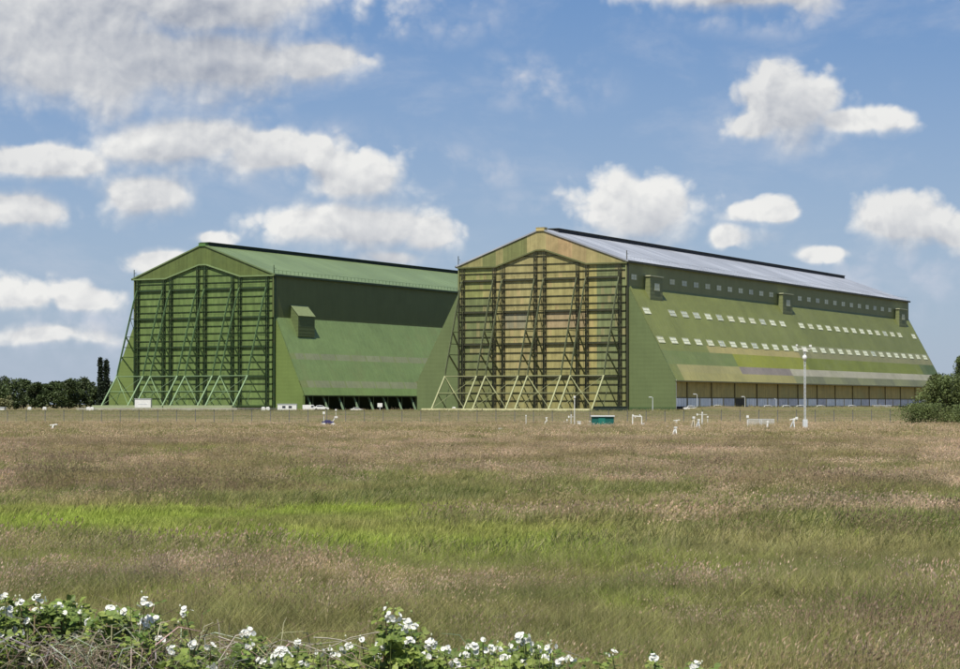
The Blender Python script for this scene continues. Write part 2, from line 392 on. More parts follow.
def slope2(y, z):
    if 13.7 < z < 15.5: return T(112,118,88) if (y % 8.6) > .7 and y > 4 else T(106,117,72)
    if 5.7 < z < 7.7: return T(114,120,90) if (y % 8.6) > .7 and y > 5 else T(106,117,72)
    return T(100,118,72) if z > 7.7 else T(100,120,68)
def fcol1(x):
    for a, c in ((-16.9,(134,130,84)),(-12.9,(100,108,66)),(-10.9,(142,136,90)),(-3.9,(102,109,66)),(1.5,(156,146,100)),(5,(160,140,100)),(9,(162,136,100)),(13,(156,138,98)),(16,(150,138,94)),(19,(146,138,92)),(99,(142,134,88))):
        if x < a: return T(*c)
def dcol1(x, z):
    g = (104,112,72)
    if x < -14: c = g if z < 30 else (128,132,78)
    elif x < -11: c = (144,138,90)
    elif x < -4: c = (148,140,94) if not 21 < z < 26 else (134,130,104)
    elif x < 1.5: c = (150,142,96)
    elif x < 13: c = (152,136,102) if 20.5 < z < 26 else (150,142,92)
    elif x < 15.8: c = (156,148,92)
    else: c = (112,120,80) if z > 5 else (118,122,80)
    if z < 10: c = tuple(int(.55*a+.45*b) for a, b in zip(c, (120,120,74)))
    elif random.random() < .12: c = tuple(int(.7*a+.3*b) for a, b in zip(c, (180,150,110)))
    return T(*c)
dcol2 = lambda x, z: T(94,113,62) if (int(x*1.3)+int(z/4)) % 3 else T(99,117,66)
Z0 = CAMZ
h1 = hangar(dict(o=(15.66,561.9,Z0-1.75), hw=24.22, ev=38.38, rd=47.0, kn=31.83, bt=7.73, wx=37.2, rec=1.3, sk=.97, M=M1, base=True, mon=7.5,
    label='yellow and olive hangar with pale grey roof and rows of white side windows', ycuts=[7,35,51,92,107.5,229], zcuts=[25.5,19.2,17.25,15.4,11.9,9.9],
    slopecol=slope1, fcuts=[-19.6,-16.9,-10.9,-3.9,1.5,16], cl=37.75, ct=41.7, fcol=fcol1, dcol=dcol1, dcx=[-14,-11,-4,1.5,15.8], tracks=[(-24.9,-7.5),(-7.2,22.4)]))
h2 = hangar(dict(o=(-80.1,626.9,Z0-.98), hw=24.37, ev=38.04, rd=47.0, kn=25.63, bt=3.5, wx=34.0, rec=4.5, sk=1.08, M=M2, base=False, mon=1.2,
    label='plain green hangar on the left, all its roof, doors and walls green', ycuts=[4.2,5.1]+[8.6*k+d for k in range(1,29) for d in (0,.7)], zcuts=[20,15.5,13.7,7.7,5.7],
    slopecol=slope2, fcuts=[], cl=37.6, ct=41.3, fcol=lambda x: T(86,98,52), dcol=dcol2, dcx=[], tracks=[(-25,-.5),(-.2,23)]))
# windows of the near hangar
fr_m = mat('window_frame_grey', srgb(160,163,132), .5); gl_m = mat('frosted_window', srgb(200,202,174), .35, noise=.12, scale=.6, spec=.5)
gl_all = [gl_m]*3+[mat('dusty_window', srgb(190,190,160), .4, noise=.2, scale=.9, spec=.5), mat('dull_window', srgb(168,172,150), .3, noise=.25, scale=.9, spec=.6)]
def window_mesh(parent, o, ex, ey, nrm, w, h):
    """frosted panel in a frame; ex/ey unit directions in the wall, nrm outwards"""
    m = MB(); o = Vector(o); ex = Vector(ex); ey = Vector(ey); nr = Vector(nrm)
    def slab(a0, a1, b0, b1, t, k):
        p = [o+ex*a+ey*b for a, b in ((a0,b0),(a1,b0),(a1,b1),(a0,b1))]; q = [v+nr*t for v in p]
        m.face(q, k)
        for i in range(4): m.face([p[i], p[(i+1) % 4], q[(i+1) % 4], q[i]], k)
    slab(-w/2, w/2, -h/2, h/2, .04, 0)
    for a0, a1, b0, b1 in ((-w/2-.12,w/2+.12,-h/2-.12,-h/2),(-w/2-.12,w/2+.12,h/2,h/2+.12),(-w/2-.12,-w/2,-h/2,h/2),(w/2,w/2+.12,-h/2,h/2),(-.05,.05,-h/2,h/2),(-w/2+.0,-.05,-.04,.04),(.05,w/2,-.04,.04)):
        slab(a0, a1, b0, b1, .09, 1)
    return m.build('window', [random.choice(gl_all), fr_m], parent)
sl = Vector((37.2-24.22, 0, -(31.83-7.73))).normalized(); sn = Vector((-sl.z, 0, sl.x))
def onslope(y, z): return (24.22+(31.83-z)/(31.83-7.73)*(37.2-24.22), y, z)
for k in [0]+list(range(3, 13))+list(range(15, 27)):
    window_mesh(h1, (24.24, 4.6+8.46*k, 34.2), (0,1,0), (0,0,1), (1,0,0), 3.3, 1.25)
for k in [0]+list(range(2, 13))+list(range(14, 27))+[28]:
    window_mesh(h1, Vector(onslope(4.9+8.46*k, 25.5))+sn*.02, (0,1,0), -sl, sn, 4.0, 1.65)
for k in range(0, 29):
    window_mesh(h1, Vector(onslope(4.6+8.46*k, 18.1))+sn*.02, (0,1,0), -sl, sn, 4.0, 1.65)
dm = mat('dormer_sheet', srgb(108,114,76), .6, bump=(2, 1., .006)); dm_top = mat('dormer_roof', srgb(170,172,140), .6)
for y0, y1 in ((11.1,19.4),(111.6,120.2),(230.2,238.9)):
    w = MB(); x0, x1 = 24.23, 24.22+1.75
    w.box(x0, x1, y0, y1, 28.7, 34.7); w.box(x0, x1+.25, y0-.25, y1+.25, 34.7, 34.95, 1)
    d = w.build('dormer', [dm, dm_top], h1); window_mesh(d, (x1+.01, (y0+y1)/2+.3, 32.1), (0,1,0), (0,0,1), (1,0,0), 3.2, 1.7)
# lean-to dormer of the green hangar
w = MB(); x0, x1 = 24.38, 24.37+2.6; y0, y1 = 9.0, 17.9
w.face([(x1,y0,20.4),(x1,y1,20.4),(x1,y1,26.4),(x1,y0,26.4)], 0)
w.face([(x0,y0,20.4),(x1,y0,20.4),(x1,y0,26.4),(x0,y0,29.4)], 0); w.face([(x1,y1,20.4),(x0,y1,20.4),(x0,y1,29.4),(x1,y1,26.4)], 0)
w.face([(x0,y0,20.4),(x0,y1,20.4),(x1,y1,20.4),(x1,y0,20.4)], 0)
w.face([(x0,y0-.2,29.45),(x1+.2,y0-.2,26.3),(x1+.2,y1+.2,26.3),(x0,y1+.2,29.45)], 1)
w.build('dormer', [mat('green_dormer_sheet', srgb(86,98,60), .6, bump=(2,1.,.006)), mat('green_dormer_roof', srgb(112,122,84), .6)], h2)
# near hangar: lower side storey (columns, pale panels, door, dark base)
pan_m = mat('grey_blue_panel', srgb(222,224,226), .6, noise=.14, scale=.5, streak=.15); pan2 = mat('weathered_panel', srgb(190,190,196), .6, noise=.2, scale=.6, streak=.2)
col_m = mat('dark_timber_post', srgb(104,94,62), .7); drk = mat('dark_base', srgb(44,46,42), .9)
xi = 37.2-1.3
w = MB(); w.box(xi, xi+.12, 2.0, 245, -1.6, 1.15); w.build('base_wall', drk, h1)
w = MB(); w.box(xi-.0, xi+.10, 2.0, 245, 3.25, 3.5); w.build('rail_beam', col_m, h1)
post = None
for k in range(0, 29):
    y = 2.8+8.46*k
    if k % 2 == 1:
        hp = .1 if k < 9 else .06; w = MB(); w.box(xi, xi+.3, y-hp, y+hp, -1.2, 7.35); w.build('post', col_m, h1)
    if k == 5:
        w = MB(); w.box(xi, xi+.2, y+.5, y+7.6, -1.2, 3.2); w.build('door', mat('brown_grey_door', srgb(66,60,50), .8), h1); continue
    w = MB(); w.box(xi+.0, xi+.22, y+.55, y+7.95, 1.16, 3.24, 0)
    for q in range(1, 4): w.box(xi+.22, xi+.26, y+.55+7.4*q/4-.05, y+.55+7.4*q/4+.05, 1.18, 3.22, 1)
    w.build('shutter_panel', [pan2 if k in (4, 9, 10, 13, 17, 18, 21, 24) or k > 19 else pan_m, pan2], h1)
for y in (1.3,):
    w = MB(); w.tube([(37.1,y,-1),(37.1,y,7.9)], .13, 8); w.build('downpipe', M1['rail'], h1)
# green hangar: open side bays with sloping struts
w = MB()
for k in range(29):
    y = 4.1+8.5*k; w.bar((33.0,y,3.4),(35.2,y+.0,-1.6), .5, .4); 
    w.bar((33.0,y+3.2,3.4),(33.0,y+3.2,-1.6), .15)
w.build('side_strut', mat('pale_strut', srgb(112,132,104), .6), h2)
w = MB(); w.box(33.6, 34.1, 1.1, 1.6, -1.6, 3.3); w.build('corner_pier', M2['wall'], h2)
# ------------------------------------------------------------------ concrete aprons
ap = mat('concrete_apron', (.30,.29,.23), .9, noise=.2, scale=.3)
for nm, o, x0, x1, zt in (('apron', (15.66,561.9,0), -27, 36, Z0-1.75-.12), ('apron', (-80.1,626.9,0), -28, 27, Z0-.98-.12)):
    w = MB(); w.box(x0, x1, -22, 1.0, -1.0, zt); a = w.build(nm, ap); a.location = o; a.rotation_euler = (0,0,-A); a['kind'] = 'structure'

# ------------------------------------------------------------------ trees
leaf_far = leafmat('tree_leaves', col=(.05,.072,.022), attr=False, var=.45, nscale=.35, hue=(.03,.04,.014), huef=.6, trans=.2)
leaf_pop = leafmat('poplar_leaves', col=(.022,.034,.018), attr=False, var=.4, nscale=.4, hue=(.03,.04,.014), huef=.5, trans=.15)
leaf_bush = leafmat('bush_leaves', col=(.095,.125,.042), attr=False, var=.4, nscale=.6, hue=(.13,.15,.045), huef=.6, trans=.3)
leaf_pale = leafmat('pale_shrub_leaves', col=(.12,.14,.07), attr=False, var=.3, nscale=.6, trans=.2)
bark = mat('bark', (.09,.07,.05), .9, noise=.3, scale=3)
def leafquads(pts, size, name, m, parent, flat=.5):
    n_ = len(pts); nr = rng.normal(size=(n_,3)); nr[:,2] += flat; nr /= np.linalg.norm(nr, axis=1)[:,None]
    t = rng.normal(size=(n_,3)); u = np.cross(nr, t); u /= np.linalg.norm(u, axis=1)[:,None]; v = np.cross(nr, u)
    s = size*rng.uniform(.6, 1.3, (n_,1)); a = rng.uniform(.45, .8, (n_,1))
    V = np.stack([pts-u*s, pts-v*s*a, pts+u*s, pts+v*s*a], 1).reshape(-1,3)
    me = bpy.data.meshes.new(name); me.vertices.add(4*n_); me.vertices.foreach_set('co', V.ravel().astype(np.float32))
    me.loops.add(4*n_); me.loops.foreach_set('vertex_index', np.arange(4*n_, dtype=np.int32))
    me.polygons.add(n_); me.polygons.foreach_set('loop_start', np.arange(0, 4*n_, 4, dtype=np.int32)); me.materials.append(m); me.update(); me.validate()
    o = bpy.data.objects.new(name, me); COL.objects.link(o); o.parent = parent; return o
def crown_pts(W_, Ht, z0, nlobe, n_, power=1.0, tall=False):
    P = []
    for k in range(nlobe):
        z = z0+(Ht-z0)*((k+.5)/nlobe*.9+.04 if tall else rng.uniform(.12, .92)); fr = (z-z0)/(Ht-z0)
        rr = W_/2*(math.sin(math.pi*min(1, fr*.8+.18)))**power
        a = rng.uniform(0, 2*math.pi); q = rng.uniform(.0, .4) if tall else rng.uniform(.2, .85)
        c = np.array([math.cos(a)*rr*q, math.sin(a)*rr*q, z]); R = (rr*.75+.15 if tall else rr*.45+.4)*rng.uniform(.6, 1.1)
        m = n_//nlobe; d = rng.normal(size=(m,3)); d /= np.linalg.norm(d, axis=1)[:,None]
        rad = R*rng.uniform(.55, 1.08, (m,1)); d[:,2] *= (1.5 if tall else .75); P.append(c+d*rad)
    P = np.concatenate(P); P = P[(P[:,2] < Ht*1.03) & (P[:,2] > z0*.6)]; return P
def tree(name, x, y, W_, Ht, label, m=leaf_far, n_=1400, leaf=.55, trunk=True, z0=None, nl=14, group=None, power=1., tall=False, cat='tree'):
    root = empty(name, (x, y, float(H(x, y))), rng.uniform(0, 6), label, cat, group)
    z0 = Ht*.2 if z0 is None else z0
    w = MB(); r = Ht*.025
    w.tube([(0,0,-.3),(.1,.05,Ht*.35),(-.1,.1,Ht*.8)], [r, r*.7, r*.2], 7)
    for k in range(5):
        a = rng.uniform(0, 6.28); z = Ht*rng.uniform(.25, .6); w.tube([(0,0,z),(math.cos(a)*W_*.3,math.sin(a)*W_*.3,z+Ht*.2)], [r*.4, r*.1], 5)
    w.build('trunk', bark, root, smooth=True)
    leafquads(crown_pts(W_, Ht, z0, nl, n_, power, tall), leaf, 'crown', m, root); return root
TG = 'trees in the dark belt at the far left'
# (px, top py, width px, label)
belt = [(-4,379,20,'dark broad tree cut by the left edge of the photo'),
 (9,376.5,20,'dark rounded tree behind the pale small shrubs'),
 (24,379,17,'low dark tree just right of the pale shrubs, at the dip of the belt'),
 (35,382.5,15,'small dark tree sloping down beside the lowest dip of the belt'),
 (46,384,15,'lowest dark tree in the middle of the far left belt'),
 (57,381.5,16,'dark spreading tree rising just right of the lowest dip in the belt'),
 (69,379,16,'dark tree with an uneven top left of the tallest rounded tree'),
 (80,376.5,17,'tallest rounded dark tree of the belt, left of the two poplars'),
 (91,379.5,15,'dark rounded tree tucked against the left foot of the poplars'),
 (108,380,15,'dark tree between the poplars and the green hangar')]
for i, (px, py, wpx, lab) in enumerate(belt):
    D = 830+(i % 3)*14; gz = 1.45; ht = (CAMZ-gz)+(HY-py)*D/F; wd = wpx*D/F*1.7
    tree('broadleaf_tree', px2w(px, D), D, wd, ht, lab, n_=3600, leaf=.42, group=TG, z0=.3, nl=30, power=.55)
for px, py, lab in ((100.5,356.5,'taller left one of the two slim dark poplars beside the green hangar'),(106.3,359,'shorter right one of the two slim dark poplars beside the green hangar')):
    D = 815; tree('poplar_tree', px2w(px, D), D, 2.9, CAMZ-1.45+(HY-py)*D/F, lab, m=leaf_pop, n_=3400, leaf=.38, group='poplars', z0=.8, nl=40, power=.25, tall=True)
for px, py, wpx, lab in ((10,395,8,'small pale grey-green tree in front of the dark belt'),(2,398,7,'low pale shrub at the left edge in front of the dark belt'),(17,401,5,'tiny dull green shrub right of the small pale tree')):
    D = 640; tree('shrub', px2w(px, D), D, wpx*D/F, CAMZ-1.45+(HY-py)*D/F, lab, m=leaf_pale if px < 12 else leaf_far, n_=500, leaf=.3, cat='shrub', z0=.3)
# low far shrubs under the belt (continuous dark hedge)
w = MB()
# big bush group at the right edge
D = 338
def bushpos(px, d=338): return px2w(px, d), d
def bush(px, d, wpx, py, lab, n_, leaf, m=leaf_bush, nl=26, z0=.15, power=.6, name='bush', cat='bush', tall=False):
    x, y = bushpos(px, d); Ht = CAMZ-float(H(x, y))+(HY-py)*d/F; return tree(name, x, y, wpx*d/F, Ht, lab, m=m, n_=n_, leaf=leaf, z0=z0, nl=nl, power=power, group=None, cat=cat, tall=tall)
bush(928, 326, 62, 404, 'low dark green bush sprawling at the foot of the big bush by the fence end', 7000, .13, nl=34)
bush(946, 342, 66, 374, 'big rounded light green bush hiding the far lower corner of the near hangar', 12000, .17, nl=40)
bush(972, 345, 52, 368, 'dark dense bush cut by the right edge of the photo', 10000, .17, nl=30, m=leaf_far)
bush(960, 352, 30, 354, 'pointed young tree rising above the bushes at the right edge', 5000, .15, nl=16, name='young_tree', cat='tree', power=.9, tall=True)
bush(972, 330, 40, 402, 'low bright bush in front of the dark one at the right edge', 6000, .13, nl=30)

# ------------------------------------------------------------------ fence
galv = mat('galvanised_steel', (.16,.16,.15), .6, metal=.3); wire_m = mat('fence_wire', (.12,.12,.10), .6)
fx0, fx1, fy = -82, 68, 350
root = empty('chain_link_fence', (fx0, fy, 0), 0, 'thin wire fence on dark posts running along the far edge of the meadow', 'fence')
x = 0; k = 0
while x < fx1-fx0:
    w = MB(); z = float(H(fx0+x, fy)); w.tube([(0,0,-.2),(0,0,2.1)], .07, 6); w.bar((0,0,2.08),(0,-.25,2.35), .06)
    p = w.build('post', galv, root); p.location = (x, 0, z); x += 3.02
w = MB()
for h in (.1,.35,.6,.85,1.1,1.35,1.6,1.85,2.05):
    for k in range(50): w.bar((k*3.02,-.04,float(H(fx0+k*3.02,fy))+h),((k+1)*3.02,-.04,float(H(fx0+(k+1)*3.02,fy))+h), .02 if h < 2 else .04)
for k in range(50*6):
    z = float(H(fx0+k*.5,fy)); w.bar((k*.503,-.04,z+.1),(k*.503,-.04,z+2.05), .016)
w.build('wire_mesh', wire_m, root)

# ------------------------------------------------------------------ small things on the met field
wh = mat('white_paint', (.62,.62,.58), .5, noise=.1); wood = mat('weathered_wood', (.45,.40,.30), .8, noise=.2)
gm = mat('teal_paint', srgb(22,84,76), .5, noise=.1); gr = mat('pale_grey_paint', (.50,.52,.52), .5); dk = mat('dark_metal', (.05,.05,.055), .5)
glass = mat('dark_glass', (.03,.035,.04), .12, spec=.6); blu = mat('dark_blue_purple_paint', srgb(58,56,92), .5); red = mat('brown_wood', (.22,.15,.08), .8); yel = mat('pale_yellow_paint', (.6,.55,.38), .6)
MG = 'weather instruments on the meadow'
def at(px, py): x, y = onfield(px, py); return (x, y, float(H(x, y)))
# tall mast
p = at(804.7, 430.5); d = p[1]; sc = d/F
r = empty('instrument_mast', p, 0, 'tall slim pale mast with a crossarm and white ball, standing before the near hangar', 'mast')
w = MB()
ht = 83*sc
for dx, dy in ((-.1,-.08),(.1,-.08),(0,.1)): w.tube([(dx,dy,-.2),(dx,dy,ht)], .026, 6)
for k in range(int(ht/.45)): 
    z = k*.45; a = [(-.1,-.08),(.1,-.08),(0,.1)]
    for q in range(3): w.bar((*a[q],z),(*a[(q+1) % 3],z+.45), .025)
w.build('lattice_pole', gr, r)
w = MB(); w.bar((-.95,0,ht-.15),(.7,0,ht-.15), .07); w.bar((-.95,0,ht-.15),(-.95,0,ht+.25), .06); w.bar((.7,0,ht-.15),(.7,0,ht+.2), .06); w.build('crossarm', wh, r)
w = MB(); w.box(-1.05,-.85,-.1,.1,ht+.2,ht+.4); w.box(.55,.85,-.1,.1,ht+.1,ht+.35); w.box(-.2,.2,-.15,.15,ht-.45,ht-.05); w.build('sensor', wh, r)
w = MB(); w.tube([(0,0,ht-1.6),(0,0,ht-1.5),(0,0,ht-1.2),(0,0,ht-.95),(0,0,ht-.85)], [.05,.2,.3,.2,.05], 12); w.build('white_ball', wh, r, smooth=True)
w = MB(); w.box(-.28,.28,-.35,.1,-.1,1.35); w.build('cabinet', gr, r, bevel=.02)
for s_ in (-1,1):
    pass
# teal cabin
p = at(602.5, 427.5); sc = p[1]/F
r = empty('instrument_cabin', p, 0, 'small dark teal cabin with a pale flat roof at the meadow edge', 'cabin')
w = MB(); w.box(-1.5,1.5,-.8,1.0,.05,1.45); w.build('body', gm, r)
w = MB(); w.box(-1.62,1.62,-.95,1.15,1.45,1.62); w.build('roof', gr, r, bevel=.02)
w = MB(); w.box(-.6,.3,-.84,-.8,.15,1.3); w.build('door', mat('teal_door', srgb(30,104,92), .5), r)
w = MB(); w.bar((.3,-1.1,.5),(1.3,-1.2,0), .09); w.bar((-1.3,-1.0,.55),(-1.0,-1.1,0), .09); w.build('prop', gr, r)
for px, py, wd, hh, lab in ((590.5,424.3,.55,.5,'upper small white box touching the left end of the teal cabin'),(589.5,427.8,.5,.45,'lower small white box in front of the left end of the teal cabin'),(500,431.5,.35,.35,'small white box alone on the meadow before the near hangar doors'),(250.5,424.6,.35,.4,'tiny white box by the fence before the green hangar doors'),(579,426.5,.5,.65,'short white stub box left of the teal cabin'),(667.8,428.6,.35,.3,'tiny white box left of the white A-frame stand')):
    p = at(px, py); w = MB(); w.box(-wd/2,wd/2,-.15,.2,.08,hh); w.box(-wd/2-.04,wd/2+.04,-.2,.24,hh,hh+.06); w.bar((0,0,-.1),(0,0,.1), .1); o = w.build('instrument_box', wh, bevel=.01); o.location = p; tag(o, lab, 'box', MG)
def pole(px, py, top, lab, name='instrument_post', head=None, rad=.05, arm=None, extra=0):
    p = at(px, py); h_ = (py-top)*p[1]/F; r = empty(name, p, 0, lab, 'post', MG)
    w = MB(); w.tube([(0,0,-.2),(0,0,h_)], rad, 8); w.build('pole', wh, r)
    w = MB()
    if head: w.box(-head,head,-head,head,h_-head*1.2,h_+head)
    else: w.tube([(0,0,h_),(0,0,h_+.18)], [.1,.06], 8)
    if arm: w.bar((-arm,0,h_-.25),(arm,0,h_-.25), .06); w.box(-arm-.08,-arm+.1,-.08,.08,h_-.4,h_-.1)
    w.build('sensor', wh, r); return r
pole(526, 426, 416, 'thin white post with a pin head before the near hangar door braces')
pole(574.5, 427, 397.5, 'tall thin pale pole with a small square head left of the teal cabin', head=.13, rad=.055)
pole(571, 426, 415, 'short white post beside the tall pale pole', head=.08, arm=.35)
pole(567, 424.5, 420.6, 'low white post with a wide crossbar left of the tall pale pole', arm=.5)
pole(747.3, 428, 416.5, 'white post with a box head at the left end of the wire cage', head=.16, rad=.07)
pole(767.3, 429.5, 421.5, 'short stout white post in front of the wire cage', head=.12, rad=.12)
pole(702, 427, 413, 'white post with a broad tee head right of the lattice tripod', head=.1, arm=.7, rad=.09)
pole(707.5, 424, 417, 'short white post under the right arm of the tee-headed post', head=.12)
# bent zig-zag instrument
p = at(545.5, 425.5); w = MB(); w.bar((-.15,0,0),(-.05,0,.55), .14); w.bar((-.05,0,.55),(.2,0,.7), .12); w.bar((.2,0,.7),(.1,0,1.15), .14); w.bar((.0,0,1.15),(.3,0,1.2), .12)
o = w.build('bent_instrument', wh); o.location = p; tag(o, 'small white crooked instrument standing between two posts on the meadow', 'instrument', MG)
# goal-shaped stand
p = at(637, 427.5); r = empty('instrument_stand', p, 0, 'white two-legged stand with a crossbar right of the teal cabin', 'stand', MG)
for s_ in (-1, 1):
    w = MB(); w.bar((s_*.62,0,-.1),(s_*.62,0,1.75 if s_ < 0 else 1.5), .12); w.box(s_*.62-.16,s_*.62+.16,-.12,.12,0,.35); w.build('leg', wh, r)
w = MB(); w.bar((-.65,0,1.55),(.65,0,1.45), .14); w.bar((-.62,0,1.75),(-.2,0,1.3), .1); w.bar((.3,0,1.75),(.6,0,1.4), .1); w.build('crossbar', wh, r)
w = MB(); w.box(.75,1.0,-.12,.12,.3,.55); w.bar((.6,0,.4),(.8,0,.42), .05); w.build('sensor', wh, r)
def tripod(px, py, top, lab, m, spread=.6, head=True, cat='stand'):
    p = at(px, py); h_ = (py-top)*p[1]/F; r = empty('tripod_stand', p, rng.uniform(-.3,.3), lab, cat, MG)
    for k in range(3):
        a = math.radians(200+70*k if k < 2 else 90); w = MB(); w.bar((0,0,h_*.93),(math.cos(a)*spread,math.sin(a)*spread,0), .09); w.build('leg', m, r)
    w = MB()
    w.box(-.14,.14,-.14,.14,h_*.85,h_); 
    if head: w.bar((-.5,0,h_*.9),(.35,0,h_*1.05), .1); w.box(.2,.5,-.1,.1,h_*.95,h_*1.15)
    w.build('head', wh, r); return r
tripod(675.3, 436.5, 426, 'white A-frame stand alone nearest on the meadow, right of the teal cabin', wh, .45, False)
tripod(693.5, 430.5, 416.5, 'pale brown lattice tripod left of the tee-headed white post', wood, .5, False)
tripod(698.5, 430, 419, 'pale grey leaning tripod behind the lattice one', gr, .5, False)
tripod(793.5, 430.5, 418.5, 'slim dark tripod with a pale instrument on top, left of the tall mast', gr, .65)
tripod(676.5, 424.5, 420.5, 'tiny white tripod beside the fence above the A-frame stand', wh, .3)
tripod(54, 430, 424.8, 'low white tripod slanting in the grass at the far left of the meadow', wh, .5)
# cage
p = at(760.5, 427); r = empty('wire_cage', p, 0, 'pale see-through wire cage enclosure left of the tall mast', 'cage')
w = MB()
hw_, hd, hh = 1.75, .8, 1.05
for x in (-hw_, 0, hw_):
    for y in (-hd, hd): w.bar((x,y,-.1),(x,y,hh), .06)
for z in (.05, hh):
    for y in (-hd, hd): w.bar((-hw_,y,z),(hw_,y,z), .05)
    for x in (-hw_, hw_): w.bar((x,-hd,z),(x,hd,z), .05)
w.build('frame', gr, r)
w = MB()
for k in range(36):
    x = -hw_+2*hw_*k/35
    for y in (-hd, hd): w.bar((x,y,0),(x,y,hh), .018)
for k in range(10):
    z = hh*k/9
    for y in (-hd, hd): w.bar((-hw_,y,z),(hw_,y,z), .018)
w.build('mesh_panel', gr, r)
# trailer with white wheels
p = at(328.5, 426); r = empty('instrument_trailer', p, .2, 'small dark blue trailer with white wheels and an instrument on a bracket', 'trailer')
w = MB(); w.box(-.9,.75,-.45,.45,.38,.75); w.box(-.5,.3,-.35,.35,.75,.95); w.build('body', blu, r, bevel=.03)
for x in (-.75,.65):
    for y in (-.5,.5):
        w = MB(); w.tube([(x,y-.06,.3),(x,y+.06,.3)], .28, 14); w.build('wheel', wh, r)
w = MB(); w.bar((.6,0,.7),(1.0,0,1.3), .08); w.bar((1.0,0,1.3),(1.2,0,1.1), .08); w.box(.9,1.35,-.1,.1,1.25,1.5); w.build('bracket', wh, r)
pole(324, 423, 413.5, 'short pale post standing left of the dark blue trailer', head=.2, rad=.06)
pole(336, 420.5, 413.8, 'little white post right of the dark blue trailer', head=.16, rad=.05)
# lamp posts by the sheds
def lamp(px, d, top, lab):
    z = float(H(px2w(px,d), d)); r = empty('street_lamp', (px2w(px,d), d, z), 0, lab, 'lamp post', 'lamp posts along the hangars'); h_ = CAMZ-z+(HY-top)*d/F
    w = MB(); w.tube([(0,0,-.3),(0,0,h_*.35),(0,0,h_)], [.11,.09,.06], 8); w.build('pole', gr, r)
    w = MB(); w.bar((0,0,h_),(-.5,-.1,h_+.1), .08); w.box(-.95,-.2,-.18,.1,h_+.02,h_+.2); w.build('lamp_head', gr, r)
lamp(652.6, 528, 397.5, 'white lamp post in front of the plain olive wing of the near hangar')
lamp(697, 530, 394.5, 'white lamp post nearest the front end of the boarded side wall')
lamp(744.8, 575, 397, 'white lamp post by the dark door in the boarded side wall')
lamp(776, 610, 399, 'white lamp post left of the tall mast, against the boarded wall')
lamp(833.5, 690, 399.5, 'white lamp post right of the tall mast')
lamp(858.5, 720, 399.5, 'white lamp post farthest along the boarded side wall')
# goods by sheds
def site(x, y): return (x, y, float(H(x, y)))
def cabin(px, d, wpx, hpx, lab, windows=0, rz=0, z=None, text=False, m=wh):
    wd, hh = wpx*d/F, hpx*d/F; x = px2w(px, d); p = (x, d, float(H(x,d)) if z is None else z)
    r = empty('portable_cabin', p, rz, lab, 'cabin')
    w = MB(); w.box(-wd/2,wd/2,-1.2,1.2,.15,hh); w.build('body', m, r, bevel=.03)
    w = MB(); w.box(-wd/2-.1,wd/2+.1,-1.3,1.3,hh,hh+.12); w.build('roof', gr, r)
    for k in range(windows):
        xx = -wd/2+wd*(k+1.)/(windows+1); w = MB(); w.box(xx-.45,xx+.45,-1.24,-1.2,hh*.38,hh*.75); w.build('window', glass, r)
    if not windows:
        w = MB(); w.box(-wd*.3,wd*.28,-1.225,-1.2,hh*.40,hh*.47); w.build('stripe', gr, r)
    return r
zs2 = Z0-.98
cabin(143.6, 600, 16, 9.2, 'plain white container standing before the green hangar doors', z=Z0-.98-.15)
cabin(287.5, 596, 19, 6.2, 'white portable cabin with two dark windows between the hangars', windows=2)
# dark low skip at the foot of the near doors
w = MB(); d = 538; x = px2w(609.5, d); zz = float(H(x,d)); w.box(-4.3,4.3,-1,1,0,1.05); w.box(-4.45,4.45,-1.1,1.1,1.05,1.2)
for k in range(9): w.box(-4.2+k*1.03,-4.08+k*1.03,-1.08,-1,0.02,1.05)
o = w.build('steel_skip', mat('dark_green_skip', srgb(34,46,38), .7), bevel=.02); o.location = (x, d, zz); tag(o, 'long low dark green skip at the right foot of the near hangar doors', 'skip')
# sign board on post by green hangar
d = 585; x = px2w(380, d); z = float(H(x,d)); r = empty('sign_board', (x,d,z), 0, 'small white board on a post before the dark open side of the green hangar', 'sign')
w = MB(); w.bar((0,0,-.2),(0,0,1.5), .15); w.build('post', gr, r); w = MB(); w.box(-.65,.65,-.08,-.0,.95,2.0); w.build('board', wh, r)
